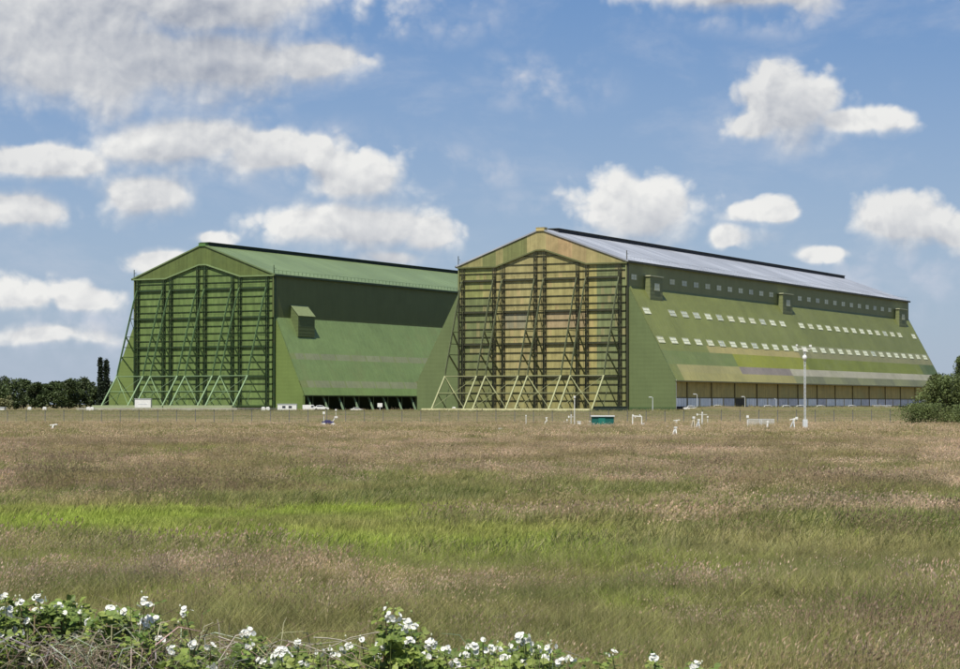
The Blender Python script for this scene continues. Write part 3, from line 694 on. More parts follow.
# cars and vans
def car(name, long_=4.3, h_=1.45, van=False, paint=None):
    r = empty(name, (0,0,0)); hw_ = .88
    if van: prof = [(-2.5,.35),(-2.5,1.9),(-2.4,2.05),(1.2,2.05),(1.7,1.25),(2.4,1.05),(2.5,.4)]
    else: prof = [(-2.1,.35),(-2.15,.8),(-2.0,.95),(-1.55,1.02),(-1.1,1.40),(-.2,1.46),(.35,1.40),(1.0,.98),(1.85,.85),(2.1,.65),(2.1,.35)]
    w = MB(); L_ = len(prof)
    def tw(z): return hw_*(1-.16*max(0, (z-.95)/.5)) if not van else hw_*(1.06-.06*max(0,(z-1)/1))
    for s_ in (-1, 1): w.face([(x, s_*tw(z), z) for x, z in (prof if s_ < 0 else prof[::-1])])
    for a, b in zip(prof, prof[1:]+prof[:1]): w.face([(a[0],-tw(a[1]),a[1]),(a[0],tw(a[1]),a[1]),(b[0],tw(b[1]),b[1]),(b[0],-tw(b[1]),b[1])])
    w.build('body', paint or wh, r)
    w = MB()
    if van:
        for s_ in (-1,1): w.box(.4,1.3,s_*.93-.02,s_*.93+.02,1.2,1.8)
        w.face([(1.26,-.8,1.98),(1.26,.8,1.98),(1.72,.85,1.3),(1.72,-.85,1.3)])
    else:
        for s_ in (-1,1):
            w.face([(-1.35,s_*(tw(1.04)+.015),1.04),(.82,s_*(tw(1.04)+.015),1.04),(.3,s_*(tw(1.36)+.015),1.36),(-1.02,s_*(tw(1.36)+.015),1.36)])
        w.face([(.40,-.7,1.385),(.40,.7,1.385),(.98,.8,1.01),(.98,-.8,1.01)]); w.face([(-1.14,-.7,1.39),(-1.14,.7,1.39),(-1.55,.8,1.04),(-1.55,-.8,1.04)])
    w.build('window', glass, r)
    for x in (-1.35, 1.3):
        for s_ in (-1, 1):
            w = MB(); w.tube([(x,s_*.72,.32),(x,s_*.93,.32)], .32, 14); w.build('wheel', dk, r)
    for s_ in (-1,1):
        w = MB(); w.box((2.42 if van else 2.02),(2.53 if van else 2.12),s_*.65-.15,s_*.65+.15,.62,.78); w.build('headlight', gr, r)
    return r
car0 = car('parked_car'); van0 = car('parked_van', van=True); silver = mat('silver_paint', (.5,.5,.52), .3, metal=.5)
CG = 'cars parked beside the hangars'
def place(src, first, px, d, lab, rz, dz=0, cat='car', sc=1):
    o = src if first else copy_tree(src); x = px2w(px, d); o.location = (x, d, float(H(x, d))+dz); o.rotation_euler = (0,0,rz); o.scale = (sc,)*3; tag(o, lab, cat, CG); return o
wa = math.pi/2-A
place(car0, True, 768.5, 545, 'white car roof showing over the mound, left of the tall mast', .1, 0)
place(car0, False, 692, 548, 'white car at the front corner of the boarded side wall', .1, -.1)
place(car0, False, 718, 548, 'pale car showing above the mound below the near grey panels', .2, .1)
place(car0, False, 787, 546, 'white car just left of the tall mast base', .1, 0)
place(car0, False, 801, 547, 'white car directly behind the tall mast', .05, 0)
place(car0, False, 821, 549, 'white car roof right of the tall mast', .1, 0)
place(car0, False, 852.5, 552, 'white car halfway between the tall mast and the bushes', .1, .0)
cabin(881.5, 574, 17.5, 5.0, 'long low white container before the bushes at the right end of the boarded wall')
place(van0, True, 310, 590, 'white van at the corner of the dark open side of the green hangar', .1, -.1, 'van', .8)
place(car0, False, 321, 588, 'white car right of the van at the dark open side', .15, 0)
place(car0, False, 357, 588, 'small white car alone in front of the dark open side', .2, -.3, sc=.8)
cabin(2.5, 560, 6, 3.4, 'low white hut at the very left edge before the pale shrub')
for px, py, lab in ((268, 410.5, 'small white bollard block left of the white cabin'), (263.5,410.8,'smaller white bollard block nearer the green hangar doors'), (88.5, 410,'white block left of the green hangar door feet'), (92.3, 410.2,'white block closest to the green hangar door feet'), (454, 411.8, 'white block by the left foot of the near hangar doors'), (45, 408.5, 'small white block far off before the middle of the dark tree belt'), (30, 408.9, 'small white block left of the middle of the dark tree belt')):
    d = 575; x = px2w(px, d); z = float(H(x,d)); w = MB(); w.box(-.5,.5,-.4,.4,0,.85); w.box(-.35,.35,-.3,.3,.85,1.0); o = w.build('concrete_block', wh, bevel=.05); o.location = (x,d,z); tag(o, lab, 'block')
# bank road (service road between fence and hangars)
rd_m = mat('pale_service_road', (.22,.20,.155), .95, noise=.2, scale=.3, coord='Object')
w = MB(); segs = np.linspace(-170, 45, 60)
for a, b in zip(segs, segs[1:]):
    w.face([(a,519,float(H(a,519))+.03),(b,519,float(H(b,519))+.03),(b,525,float(H(b,525))+.03),(a,525,float(H(a,525))+.03)])
o = w.build('service_road', rd_m); o['kind'] = 'structure'

# ------------------------------------------------------------------ meadow grass (instanced tufts = stuff)
grass_m = leafmat('grass_blades', var=.35, nscale=1.3, hue=(.34,.29,.12), huef=.7, trans=.4, hscale=.12)
def tuft(seed, kind, far=0):
    r = np.random.default_rng(seed); V = []; Fc = []; C = []
    green = np.array([[.14,.16,.04],[.17,.18,.05],[.24,.23,.08],[.10,.125,.035]])*1.42; straw = np.array([[.44,.38,.22],[.36,.31,.16],[.28,.26,.11]])
    bright = np.array([[.31,.38,.06],[.36,.42,.08],[.24,.32,.05]]); pinkc = np.array([[.68,.49,.36],[.60,.44,.31],[.74,.58,.44],[.50,.38,.25]])
    dark = np.array([[.30,.21,.15],[.36,.26,.18]])
    nb = {0: 36, 1: 42, 2: 30, 3: 30}[kind] if not far else (26 if far == 1 else 18)
    rad = (.22, .42, .75)[far]; wd = (.0035, .008, .02)[far]
    for k in range(nb):
        a = r.uniform(0, 6.283); q = rad*math.sqrt(r.uniform()); bx, by = math.cos(a)*q, math.sin(a)*q
        h = {0: r.uniform(.12,.42), 1: r.uniform(.12,.30), 2: r.uniform(.16,.44), 3: r.uniform(.2,.45)}[kind]
        lean = r.normal(size=2)*.22*h/.4+np.array([.10,.02])*h
        face = r.uniform(0, 6.283); wx, wy = math.cos(face)*wd*r.uniform(.7,1.5), math.sin(face)*wd
        stalk = (kind in (2, 3) and r.uniform() < ((.38 if far == 0 else .5) if kind == 2 else .4))
        pal = green if kind in (0, 2, 3) else bright
        c = pal[r.integers(len(pal))]*r.uniform(.75, 1.25)
        if kind != 1 and r.uniform() < .34: c = straw[r.integers(3)]*r.uniform(.7,1.1)
        if stalk: h *= 1.35; c = straw[r.integers(3)]*r.uniform(.6,1); wx *= .6; wy *= .6
        p1 = (bx+lean[0]*.35, by+lean[1]*.35, h*.55); p2 = (bx+lean[0], by+lean[1], h)
        i = len(V); V += [(bx-wx,by-wy,-.06),(bx+wx,by+wy,-.06),(p1[0]+wx*.8,p1[1]+wy*.8,p1[2]),(p1[0]-wx*.8,p1[1]-wy*.8,p1[2]),p2]
        Fc += [(i,i+1,i+2,i+3),(i+3,i+2,i+4)]; C += [c, c]
        if stalk:
            pc = (pinkc if kind == 2 else dark)[r.integers(2 if kind == 3 else 4)]*r.uniform(.8,1.2)
            hl = r.uniform(.04,.10)*(.7 if far == 0 else 1); hwid = (.009,.018,.038)[far]*r.uniform(.7,1.3)
            dx, dy = lean[0]*.5*hl/h, lean[1]*.5*hl/h
            for t in range(2):
                an = face+t*1.57; ux, uy = math.cos(an)*hwid, math.sin(an)*hwid; i = len(V); b = (p2[0]-lean[0]*.1, p2[1]-lean[1]*.1, h-.04)
                V += [b,(b[0]+ux,b[1]+uy,b[2]+hl*.4),(b[0]+dx,b[1]+dy,b[2]+hl),(b[0]-ux,b[1]-uy,b[2]+hl*.4)]; Fc.append((i,i+1,i+2,i+3)); C.append(pc)
    me = bpy.data.meshes.new('tuft'); me.from_pydata([tuple(map(float, v)) for v in V], [], Fc); me.materials.append(grass_m)
    at_ = me.color_attributes.new('Col', 'FLOAT_COLOR', 'CORNER'); L = np.repeat(np.array(C), [len(f) for f in Fc], axis=0)
    at_.data.foreach_set('color', np.c_[L, np.ones(len(L))].astype(np.float32).ravel()); return me
tuftcol = bpy.data.collections.new('tuft_sources'); NV = 3
for far in range(3):
    for kind in range(4):
        for v in range(NV):
            o = bpy.data.objects.new('t_%02d' % (far*12+kind*3+v), tuft(100*far+10*kind+v, kind, far)); tuftcol.objects.link(o)
def scatter(name, zones):
    PX = []; PI_ = []; PS = []; PR = []
    for y0, y1, dens, far, s0 in zones:
        area = .31*(y1**2-y0**2)+8*(y1-y0)*.2; n_ = int(area*dens); yy = np.sqrt(rng.uniform(y0**2, y1**2, n_)); xx = rng.uniform(-.31, .31, n_)*yy+rng.uniform(-3,3,n_)
        big = fbm(xx, yy*.6, 16, 21); med = fbm(xx, yy*.8, 5, 33)
        pink = -.16-.13*(1-sst(40, 56, yy))+1.8*(big-.46)+2.6*(med-.46)+1.2*(vnoise(xx, yy, 1.6, 61)-.5)+.16*sst(0,8,xx)*sst(44,54,yy)+ .62*sst(72, 118, yy) - .25*(1-sst(38, 50, yy))*sst(-2, 3, xx)
        pink -= .30*sst(8, 22, np.abs(xx+0)*0+xx)*(1-sst(70,110,yy))*0
        e = np.minimum(((xx+9.5)/12.5)**2+((yy-59.5)/8.0)**2, ((xx+2)/6)**2+((yy-52)/4)**2) + (med-.5)*1.6
        inb = rng.uniform(size=n_) < np.clip(1.45-e*.9, 0, 1)
        e2 = ((xx+14)/4.0)**2+((yy-33)/4)**2
        pink = np.where(inb, -1, pink); pink = np.where(yy > 352, pink*.3, pink)
        kd = np.where(inb, 1, np.where(rng.uniform(size=n_) < pink, np.where(vnoise(xx, yy, 7, 5) > .70, 3, 2), 0))
        # lush green patches close by
        lush = (fbm(xx, yy, 9, 50) > .60) & (yy < 50); kd = np.where(lush & (rng.uniform(size=n_) < .55), 1, kd); kd = np.where((yy > 352) & (yy < 498) & (rng.uniform(size=n_) < .65), 3, kd)
        PX.append(np.c_[xx, yy, H(xx, yy)]); PI_.append(far*12+kd*3+rng.integers(0, 3, n_))
        hgt = s0*(.45+1.1*fbm(xx, yy, 3.5, 70))*rng.uniform(.8, 1.2, n_); hgt = np.where(yy > 498, hgt*1.9, hgt); hgt = np.where(inb, hgt*.8, hgt); PS.append(hgt); PR.append(rng.uniform(-.9, .9, n_))
    P = np.concatenate(PX).astype(np.float32); me = bpy.data.meshes.new(name); me.vertices.add(len(P)); me.vertices.foreach_set('co', P.ravel())
    xa, ya = P[:,0], P[:,1]
    for nm, arr, ty in (('rx', (fbm(xa, ya, 2.5, 91)-.5)*.9, 'FLOAT'), ('ry', (fbm(xa, ya, 3.0, 95)-.3)*1.1, 'FLOAT'), ('idx', np.concatenate(PI_), 'INT'), ('sc', np.concatenate(PS), 'FLOAT'), ('rz', np.concatenate(PR), 'FLOAT')):
        a = me.attributes.new(nm, ty, 'POINT'); a.data.foreach_set('value', arr.astype(np.int32 if ty == 'INT' else np.float32))
    o = bpy.data.objects.new(name, me); COL.objects.link(o); o['kind'] = 'stuff'
    ng = bpy.data.node_groups.new('scatter', 'GeometryNodeTree'); ng.interface.new_socket('Geometry', in_out='INPUT', socket_type='NodeSocketGeometry'); ng.interface.new_socket('Geometry', in_out='OUTPUT', socket_type='NodeSocketGeometry')
    g = N(ng); gi = g('NodeGroupInput'); go = g('NodeGroupOutput')
    ci = g('GeometryNodeCollectionInfo', transform_space='RELATIVE'); ci.inputs['Collection'].default_value = tuftcol; ci.inputs['Separate Children'].default_value = True; ci.inputs['Reset Children'].default_value = True
    def na(nm, ty): n_ = g('GeometryNodeInputNamedAttribute', data_type=ty); n_.inputs[0].default_value = nm; return n_.outputs[0]
    rot = g('ShaderNodeCombineXYZ', {0: na('rx', 'FLOAT'), 1: na('ry', 'FLOAT'), 2: na('rz', 'FLOAT')}); 
    ip = g('GeometryNodeInstanceOnPoints', {'Points': gi.outputs[0], 'Instance': ci.outputs[0], 'Instance Index': na('idx', 'INT'), 'Rotation': rot.outputs[0], 'Scale': na('sc', 'FLOAT')}); ip.inputs['Pick Instance'].default_value = True
    ng.links.new(ip.outputs[0], go.inputs[0]); md = o.modifiers.new('s', 'NODES'); md.node_group = ng; return o
scatter('meadow_grass', [(17,45,42,0,1.),(45,90,13,1,1.),(90,180,5.5,1,1.),(180,348,1.7,2,.8)])
scatter('airfield_grass', [(352,560,.30,2,.5)])

# ------------------------------------------------------------------ bramble hedge in the foreground
br_leaf = leafmat('bramble_leaf', attr=True, var=.2, nscale=14, hue=(.22,.27,.05), huef=.5, trans=.4, rough=.5, hscale=6)
petal = leafmat('white_petal', attr=True, var=.05, nscale=40, hue=(.8,.8,.75), huef=.0, trans=.3, rough=.7)
stem_m = mat('bramble_stem', (.16,.12,.06), .8, noise=.3, scale=20); dry_m = leafmat('dry_stalks', attr=True, var=.25, nscale=20, hue=(.3,.26,.18), huef=.3, trans=.15, rough=.8)
def pix(px, py, d):      # a point at distance d seen at that spot of the photograph (for measuring where the plants stand)
    a = (px-480)/F; b = (334.5-py)/F; c_, s_ = math.cos(PITCH), math.sin(PITCH)
    v = Vector((a, c_-b*s_, s_+b*c_)); return Vector((0,0,CAMZ))+v*(d/v.y)
def leaflet(w, p, d, up, L_, col):
    d = d.normalized(); side = d.cross(up).normalized(); up = side.cross(d).normalized()
    prof = [(0,.05),(.2,.30),(.45,.40),(.7,.30),(1,.0)]
    mid = [p+d*(t*L_)-up*(t*t*.18*L_) for t, _ in prof]
    for s_ in (-1, 1):
        ed = [mid[i]+side*(s_*prof[i][1]*L_*random.uniform(.9,1.1))+up*(.10*L_*prof[i][1]/.4) for i in range(5)]
        for i in range(4):
            q = [mid[i], mid[i+1], ed[i+1], ed[i]] if i < 3 else [mid[i], mid[i+1], ed[i]]
            w.face(q if s_ > 0 else q[::-1], 0, col)
def rv(s=1): return Vector((random.gauss(0,s), random.gauss(0,s), random.gauss(0,s)))
def leaf3(w, p, sz):
    out = rv(); out.z = abs(out.z)*.3; out.normalize(); out = (out+Vector((0,-.5,0))).normalized(); up = (Vector((0,-.35,1))+rv(.35)).normalized()
    k = random.uniform(.75, 1.25); c = random.choice([(.10,.16,.035),(.15,.21,.05),(.08,.12,.03),(.26,.31,.08),(.19,.25,.055)]); c = tuple(v*k for v in c)
    side = out.cross(up).normalized()
    for dd in (out, (out*.45+side), (out*.45-side)): leaflet(w, p+dd.normalized()*sz*.15, dd, up, sz*random.uniform(.8,1.1), c)
def blossom(parent, p, n_, R):
    """domed head of small five-petalled flowers and a few buds"""
    w = MB()
    for k in range(n_):
        dr = Vector((random.gauss(0,1), -abs(random.gauss(0,.9))-.15, random.gauss(.35,.8))).normalized() if n_ > 1 else Vector((random.gauss(0,.4),-.7,.6)).normalized()
        c = p+Vector((dr.x*R*1.15, dr.y*R*.6, dr.z*R*.85))*random.uniform(.75,1.15)*(1 if n_ > 1 else 0)
        nrm = (dr+rv(.28)+Vector((0,-.2,.2))).normalized(); t = nrm.orthogonal().normalized(); b = nrm.cross(t); ph = random.uniform(0,6.28); fs_ = random.uniform(.0075,.0125); cup = random.uniform(.15,.55)
        for q in range(5):
            if random.random() < .06: continue
            a = ph+q*1.2566+random.gauss(0,.08); d = t*math.cos(a)+b*math.sin(a); e = nrm.cross(d); v = random.uniform(.66,.8); cc = (v, v, v*random.uniform(.88,.97)); l = fs_*random.uniform(.85,1.1)
            w.face([c, c+d*l*.45+e*l*.58+nrm*l*cup*.2, c+d*l*.85+e*l*.5+nrm*l*cup*.6, c+d*l*1.02+nrm*l*cup*.85, c+d*l*.85-e*l*.5+nrm*l*cup*.6, c+d*l*.45-e*l*.58+nrm*l*cup*.2], 0, cc)
        w.face([c+(t*math.cos(a_)+b*math.sin(a_))*fs_*.22+nrm*.0018 for a_ in (0,1.05,2.09,3.14,4.19,5.24)], 0, (.62,.62,.42))
    for k in range(random.randint(1, 4)):
        b_ = p+Vector((random.gauss(0,R*1.1), random.gauss(0,.006), random.gauss(.004,R))); w.tube([b_-Vector((0,0,.005)), b_, b_+Vector((0,0,.006))], [.0018,.0042,.0012], 5, 0, True, random.choice([(.3,.38,.14),(.55,.56,.4)]))
        w.bar(b_, p-Vector((0,0,.02)), .0016, None, 0, (.2,.24,.08))
    w.bar(p, p+Vector((random.gauss(0,.01),random.gauss(0,.01),-.09)), .0022, None, 0, (.16,.2,.07))
    return w.build('blossom', petal, parent, col=True)
flowers = [(5,597,2),(7,612,5),(39,599,4),(38,612,4),(20,604,2),(57,606,2),(65,613,1),(5,637,3),(18,632,4),(34,659,4),(68,643,3),(72,638,3),(80,612,1),(110,610,4),(125,612,2),(144,603,4),
 (146,622,5),(155,620,2),(126,650,2),(131,646,2),(186,612,4),(126,667,3),(193,645,2),(210,646,2),(247,633,5),(250,646,2),(282,655,7),(276,660,4),(299,645,2),(320,652,2),(303,666,3),(210,666,3),(385,609,1),(394,617,5),(406,623,3),
 (411,629,5),(409,643,5),(431,645,5),(380,645,3),(350,648,3),(344,649,2),(378,656,2),(425,657,3),(473,648,4),(489,650,3),(499,650,2),(455,664,4),(523,638,5),(526,642,3),(536,649,2),(551,648,3),(505,660,4),(527,663,3),(543,660,3),(560,662,3),(613,654,2),(655,659,3),(696,666,3),(483,640,1),(330,650,1),(48,640,1),(92,648,1),(105,655,2),(60,668,2),(165,662,1),(12,655,1),(28,622,2),(48,618,1),(90,622,2),(100,634,2),(118,640,1),(160,640,2),(172,650,2),(232,655,2),(262,662,2),(335,656,2),(362,640,1),(398,652,2),(445,650,2),(465,655,3),(512,648,2),(570,660,2)]
bushes = [(10,612,8.2,26,150,'bramble with white blossom cut by the left edge of the photo'),
 (62,608,8.5,30,240,'leafy bramble with many small white blossoms, second clump from the left edge'),
 (115,613,8.3,24,160,'upright bramble clump with yellowish leaves and a blossom spray above it'),
 (150,632,8.0,22,110,'thin bramble carrying two stacked blossom heads left of the dry stalks'),
 (190,652,7.8,28,110,'low bramble among the dry tangled stalks, one stem topped by a lone blossom'),
 (250,648,7.9,18,110,'small bramble with one round blossom head above dark leaves'),
 (288,662,7.7,34,190,'bramble with the largest, densest white blossom head'),
 (350,660,8.1,26,190,'low leafy bramble just left of the tallest foreground spray'),
 (397,636,7.9,26,300,'tallest foreground bramble with a stack of four blossom heads'),
 (436,658,8.0,26,220,'leafy bramble with a single domed blossom head right of the tallest spray'),
 (476,656,8.2,24,190,'bramble with a thin leafy shoot above scattered white blossoms'),
 (528,655,8.0,38,260,'wide bramble with several blossoms at the right end of the dense hedge'),
 (611,668,8.3,9,30,'short bramble shoot with a small blossom right of the dense hedge'),
 (655,668,8.2,9,34,'single bramble shoot with blossom buds at the bottom edge'),
 (698,672,8.1,16,50,'last bramble shoot on the right, white blossoms at the bottom edge')]
roots = []
for px, py, d, wpx, nl, lab in bushes:
    b0 = pix(px, py, d); gz = float(H(b0.x, d)); r = empty('bramble_bush', (b0.x, d, gz), 0, lab, 'bramble', 'flowering brambles along the bottom edge'); roots.append((px, r, d))
    top = b0.z-gz; s = wpx*1.15/F*d
    w = MB()
    for k in range(max(8, nl//7)):
        a = Vector((random.uniform(-s,s), random.uniform(-.25,.25), -.1)); t = Vector((random.uniform(-s,s), random.uniform(-.2,.2), top*random.uniform(.75,1.0)))
        m1 = a.lerp(t,.55)+Vector((random.gauss(0,.06),random.gauss(0,.06),.05)); w.tube([a, m1, t, t+Vector((random.gauss(0,.06),random.gauss(0,.04),random.uniform(-.05,.03)))], [.006,.0045,.003,.0015], 5)
    w.build('stems', stem_m, r)
    w = MB()
    for k in range(int(nl*2.5)):
        u = random.gauss(0,.55); vv = abs(random.gauss(0,.5)); zt = top+.02-.10*u*u
        p = Vector((u*s, random.uniform(-.28,.28), zt-abs(random.gauss(0,.16))))
        leaf3(w, p, random.uniform(.018,.036))
    for (fx, fy_, fn) in flowers:      # leaves right under every flower head
        if min(bushes, key=lambda q: abs(q[0]-fx))[0] != px: continue
        q = pix(fx, fy_, d)-Vector((b0.x, d, gz))
        for k in range(11): leaf3(w, q+Vector((random.gauss(0,.028), random.uniform(.0,.08), -abs(random.gauss(.05,.04)))), random.uniform(.016,.032))
    w.build('leaves', br_leaf, r, col=True)
for fx, fy_, fn in flowers:
    px, r, d = min(roots, key=lambda q: abs(q[0]-fx)); dd = d-.16+random.uniform(-.06,.04); q = pix(fx, fy_, dd)-Vector(r.location)
    blossom(r, q, 1 if fn == 1 else int(fn*2.2), .009+.0026*fn); 
    w = MB(); a = q+Vector((0,.01,-.02)); w.tube([a, a+Vector((random.gauss(0,.02),.05,-.12)), a+Vector((random.gauss(0,.05),.12,-.45))], [.0018,.0025,.004], 5); w.build('flower_stem', stem_m, r)
# dead tangled stalks
w = MB()
for k in range(1700):
    px = random.triangular(-20, 340, 120) if k % 5 else random.uniform(0, 560)
    py = 642+abs(random.gauss(0,1))*24+(8 if px > 200 else 0)+(8 if px > 330 else 0); d = random.uniform(7.6, 8.9)
    p = pix(px, py, d); kk = random.random()
    if kk < .3: v = Vector((random.gauss(0,1), random.gauss(0,.5), random.gauss(0,.25)))
    else: v = Vector((random.gauss(-.35,.5), random.gauss(0,.5), random.gauss(-.5,.5)))
    v = v.normalized()*random.uniform(.06,.22 if kk > .1 else .42); c = random.choice([(.34,.30,.22),(.28,.24,.17),(.20,.16,.10),(.42,.39,.31),(.15,.11,.07)]); c = tuple(q*random.uniform(.7,1.1) for q in c)
    rad = random.uniform(.0009,.0022); w.tube([p, p+v*.5+Vector((0,0,.03)), p+v+Vector((0,0,-.02))], [rad, rad, rad*.6], 3, 0, False, c)
for k in range(46):
    px = random.uniform(-10, 330); p = pix(px, random.uniform(636,672), random.uniform(7.7,8.4)); dr = random.choice((-1,1)); L_ = random.uniform(.15,.5); q = [p]; sl_ = random.uniform(-.15,.25)
    for j in range(6): sl_ += random.gauss(-.09,.16); q.append(q[-1]+Vector((dr*L_/6, random.gauss(0,.015), sl_*L_/6)))
    rr = random.uniform(.0012,.0026); w.tube(q, [rr*(1-.1*j) for j in range(7)], 4, 0, False, random.choice([(.30,.27,.21),(.22,.18,.12),(.36,.33,.27)]))
o = w.build('dry_stalks', dry_m, col=True); o['kind'] = 'stuff'
# undergrowth that fills the hedge below the brambles
w = MB()
for k in range(5200):
    px = random.uniform(-60, 700); x = px2w(px, 8.2); y = random.uniform(7.5, 9.3); z0 = float(H(x, y)); base = pix(px, 669, y).z
    tz = base+random.uniform(-.35,.02)+(.06*vnoise(x,y,.4,4) if px < 560 else -.05); a = Vector((x,y,tz)); c = random.choice([(.09,.13,.03),(.14,.16,.05),(.2,.18,.1),(.11,.15,.04)])
    leaf = Vector((random.gauss(0,.05), random.gauss(0,.05), random.uniform(.03,.12)))
    w.face([a-Vector((.003,0,.25)), a+Vector((.003,0,-.25)), a+leaf], 0, c)
o = w.build('undergrowth', br_leaf, col=True); o['kind'] = 'stuff'

# ------------------------------------------------------------------ light
EL = math.radians(63); ns = Vector((ca,-sa,0)); nf = Vector((-sa,-ca,0)); hd_ = (nf*1.0+ns*.13).normalized()
sun_dir = Vector((hd_.x*math.cos(EL), hd_.y*math.cos(EL), math.sin(EL)))
L = bpy.data.lights.new('sun', 'SUN'); L.energy = 4.4; L.angle = math.radians(.53); L.color = (1,.95,.87)
lo = bpy.data.objects.new('sun', L); COL.objects.link(lo); lo.rotation_euler = sun_dir.to_track_quat('Z','Y').to_euler()
W_ = bpy.data.worlds.new('World'); S.world = W_; W_.use_nodes = True; nt = W_.node_tree; nt.nodes.clear(); n = N(nt)
sky = n('ShaderNodeTexSky', sky_type='NISHITA', sun_disc=False); sky.sun_elevation = EL; sky.sun_rotation = math.atan2(sun_dir.x, sun_dir.y) % (2*math.pi)
sky.air_density = 1.0; sky.dust_density = .6; sky.ozone_density = 2.5
# clouds: density group in (azimuth, elevation) direction space, unit = 1000 px of the measuring frame
def group(name):
    g_ = bpy.data.node_groups.new(name, 'ShaderNodeTree'); g_.interface.new_socket('Vector', in_out='INPUT', socket_type='NodeSocketVector')
    g_.interface.new_socket('Density', in_out='OUTPUT', socket_type='NodeSocketFloat'); m_ = N(g_); return g_, m_, m_('NodeGroupInput'), m_('NodeGroupOutput')
bg_, m, gi, go = group('cloud_masses')
blobs = [(110,72,160,40,1.9),(225,62,95,34,1.7),(40,30,160,56,1.9),(318,62,50,20,1.5),(200,6,150,34,1.6),(180,0,170,26,1.3),
 (182,142,78,26,1.5),(262,156,48,20,1.3),(160,196,50,25,1.4),(352,178,52,24,1.3),(316,156,26,12,.9),(352,228,76,24,1.5),(425,236,38,16,1.1),(385,260,50,8,.9),
 (40,168,60,15,1.1),(22,216,44,17,1.3),(14,298,42,14,1.0),(96,298,34,11,1.0),(50,335,60,8,.3),(165,264,28,10,1.1),(222,243,18,7,1.1),
 (642,212,68,30,1.6),(788,114,60,30,1.6),(840,128,46,13,1.1),(750,130,40,14,1.0),(765,214,24,11,1.3),(900,228,52,21,1.5),(950,236,40,16,1.2),(825,256,30,7,.8),(740,240,22,9,.7),(745,-6,110,18,.8)]
acc = None
for (px, py, rx, ry, amp) in blobs:
    rx *= .98; ry *= 1.22
    q = m('ShaderNodeVectorMath', {0: gi.outputs[0], 1: (1000/rx, 1000/ry, 0), 2: (-(px-480)/rx, -(HY-py)/ry, 0)}, operation='MULTIPLY_ADD').outputs[0]
    l = m('ShaderNodeVectorMath', {0: q}, operation='LENGTH').outputs['Value']
    v = m('ShaderNodeMath', {0: l, 1: -(.45+.42*amp), 2: .45+.42*amp+.76+.06*amp}, operation='MULTIPLY_ADD').outputs[0]
    acc = v if acc is None else m('ShaderNodeMath', {0: acc, 1: v, 2: .2}, operation='SMOOTH_MAX').outputs[0]
sp = m('ShaderNodeSeparateXYZ', {0: gi.outputs[0]})
outm = m.math('MAXIMUM', m.rng(m.math('ABSOLUTE', sp.outputs[0]), .55, .8), m.rng(sp.outputs[1], .45, .6))   # fair weather clouds round the rest of the sky
gen = m('ShaderNodeTexNoise', {'Vector': gi.outputs[0], 'Scale': 3.2, 'Detail': 2.}).outputs[0]
gen = m.math('ADD', m.math('SUBTRACT', m.math('MULTIPLY', gen, 6.), 3.1), m.math('MULTIPLY', m.math('SUBTRACT', outm, 1), 3.))
acc = m.math('MINIMUM', m.math('MAXIMUM', acc, gen), 1.6); bg_.links.new(acc, go.inputs[0])
ng_, m, gi, go = group('cloud_billows')
nb_ = m('ShaderNodeTexNoise', {'Vector': m.vm('MULTIPLY', gi.outputs[0], (1,1.15,1)).outputs[0], 'Scale': 11.5, 'Detail': 8., 'Roughness': .53})
vor = m('ShaderNodeTexVoronoi', {'Vector': m.vm('ADD', gi.outputs[0], m.vm('MULTIPLY', nb_.outputs['Color'], (.05,.05,0)).outputs[0]).outputs[0], 'Scale': 26., 'Detail': 2.5, 'Roughness': .6}, feature='F1').outputs['Distance']
den = m.math('ADD', m.math('MULTIPLY', m.math('SUBTRACT', nb_.outputs[0], .5), 2.0), m.math('MULTIPLY', m.math('SUBTRACT', .45, vor), .6)); ng_.links.new(den, go.inputs[0])
tc = n('ShaderNodeTexCoord').outputs['Generated']; s3 = n('ShaderNodeSeparateXYZ', {0: tc})
az = n.math('ARCTAN2', s3.outputs[0], s3.outputs[1]); hyp = n.math('SQRT', n.math('ADD', n.math('POWER', s3.outputs[0], 2), n.math('POWER', s3.outputs[1], 2))); el = n.math('ARCTAN2', s3.outputs[2], hyp)
uv = n('ShaderNodeCombineXYZ', {0: n.math('MULTIPLY', az, F/1000), 1: n.math('MULTIPLY', el, F/1000)}).outputs[0]
def grp(g0, v):
    g_ = nt.nodes.new('ShaderNodeGroup'); g_.node_tree = g0; nt.links.new(v, g_.inputs[0]); return g_.outputs[0]
wn = n('ShaderNodeTexNoise', {'Vector': uv, 'Scale': 9., 'Detail': 1.}); wv = n('ShaderNodeVectorMath', {0: wn.outputs['Color'], 1: (.07,.022,0), 2: (-.035,-.011,0)}, operation='MULTIPLY_ADD').outputs[0]
uvw = n.vm('ADD', uv, wv).outputs[0]
m0 = grp(bg_, uvw); m1 = grp(bg_, n.vm('ADD', uvw, (-.008,.024,0)).outputs[0]); b0 = grp(ng_, uv); b1 = grp(ng_, n.vm('ADD', uv, (-.005,.009,0)).outputs[0])
core = n.rng(m0, .8, 1.6, 1., .6); d0 = n.math('ADD', m0, n.math('MULTIPLY', b0, core))
alpha = n.rng(n.math('DIVIDE', d0, n.rng(n.math('SUBTRACT', m0, m1), -.4, .4, 1.6, .6)), .0, 1., 0, 1, True)
lit = n.math('SUBTRACT', 1.0, n.rng(n.math('ADD', m1, n.math('MULTIPLY', b1, .2)), .3, 1.9, 0, .66)); lit = n.math('ADD', lit, n.math('MULTIPLY', n.math('MULTIPLY', n.math('SUBTRACT', b0, b1), .75), core), True)
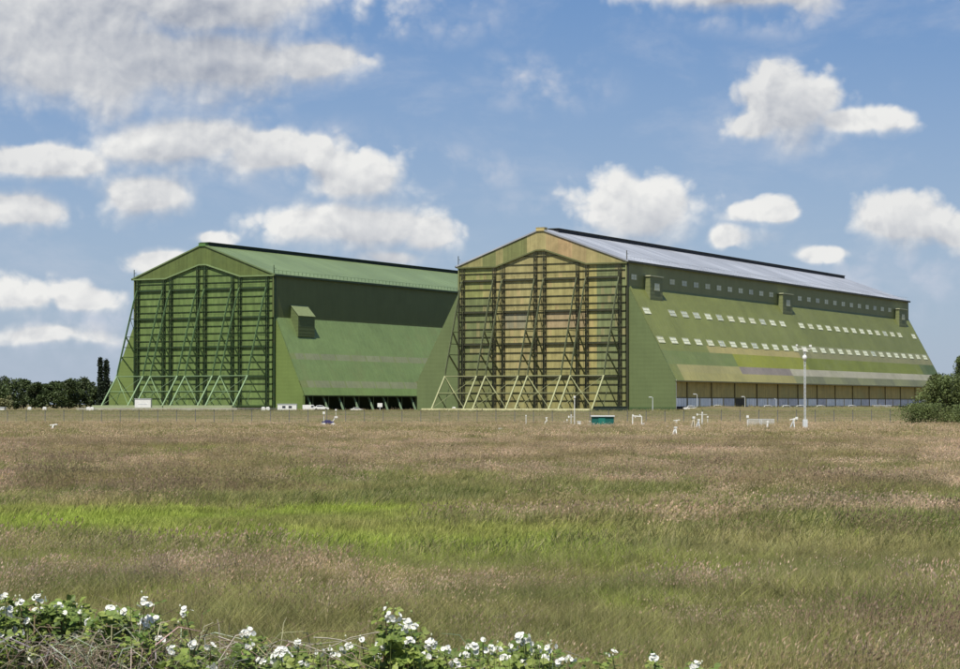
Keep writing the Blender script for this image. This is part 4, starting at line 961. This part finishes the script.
lowgrey = n.math('MULTIPLY', n.rng(n('ShaderNodeTexNoise', {'Vector': n.vm('MULTIPLY', uv, (1,1.6,1)).outputs[0], 'Scale': 5., 'Detail': 3.}).outputs[0], .4, .65, .0, .38), n.rng(n.math('MULTIPLY', el, F/1000), .2, .36, .3, 1.))
lit = n.math('SUBTRACT', lit, lowgrey, True)
ccol = n.mix(lit, srgb(154,162,178), srgb(238,238,236))
# thin high wisps
wv2 = n('ShaderNodeTexNoise', {'Vector': n.vm('MULTIPLY', uv, (1, 2.2, 1)).outputs[0], 'Scale': 5.5, 'Detail': 7., 'Roughness': .62, 'Distortion': .3}).outputs[0]
thin = n.rng(wv2, .46, .76, 0, .35, True)
for (px, py, rx, ry, k_) in ((430,16,110,34,.8),(545,80,95,42,.8),(470,170,130,26,.7),(330,150,120,40,.5),(840,92,60,26,.5),(70,320,180,60,1.),(560,205,90,30,.6),(880,290,130,50,.8),(160,120,200,40,.4),(780,15,150,34,.8)):
    q = n('ShaderNodeVectorMath', {0: uvw, 1: (1000/rx, 1000/ry, 0), 2: (-(px-480)/rx, -(HY-py)/ry, 0)}, operation='MULTIPLY_ADD').outputs[0]
    l = n('ShaderNodeVectorMath', {0: q}, operation='LENGTH').outputs['Value']
    thin = n.math('MAXIMUM', thin, n.math('MULTIPLY', n.rng(l, .1, 1.15, k_, 0, True), n.rng(n.math('ADD', b0, wv2), -.15, .75, 0, 1.15, True)))
vlow = n.rng(n.math('MULTIPLY', el, F/1000), 0.0, .36, .38, .0)          # air gets paler and milkier towards the horizon
skyc = n.vm('SCALE', sky.outputs[0], (0,0,0)); skyc.inputs['Scale'].default_value = .085
base = n.mix(.55, skyc.outputs[0], srgb(98,144,206)); 
base = n.mix(n.rng(el, .0, .19, .0, 1.), n.mix(.55, skyc.outputs[0], srgb(164,184,216)), base)
c = n.mix(thin, base, srgb(200,206,219)); c = n.mix(vlow, c, srgb(170,188,210)); c = n.mix(alpha, c, ccol)
bg = n('ShaderNodeBackground', {'Color': c, 'Strength': .6}); wo = n('ShaderNodeOutputWorld'); nt.links.new(bg.outputs[0], wo.inputs[0])
W_.cycles.sampling_method = 'MANUAL'; W_.cycles.sample_map_resolution = 512

# ------------------------------------------------------------------ camera
cam = bpy.data.cameras.new('camera'); cam.sensor_width = 36; cam.lens = F/960*36; cam.clip_end = 20000; cam.clip_start = .1
co = bpy.data.objects.new('camera', cam); COL.objects.link(co); co.location = (0,0,CAMZ); co.rotation_euler = (math.pi/2+PITCH, 0, 0); S.camera = co
S.view_settings.view_transform = 'Standard'; S.view_settings.look = 'None'; S.view_settings.exposure = .75; S.view_settings.gamma = 1
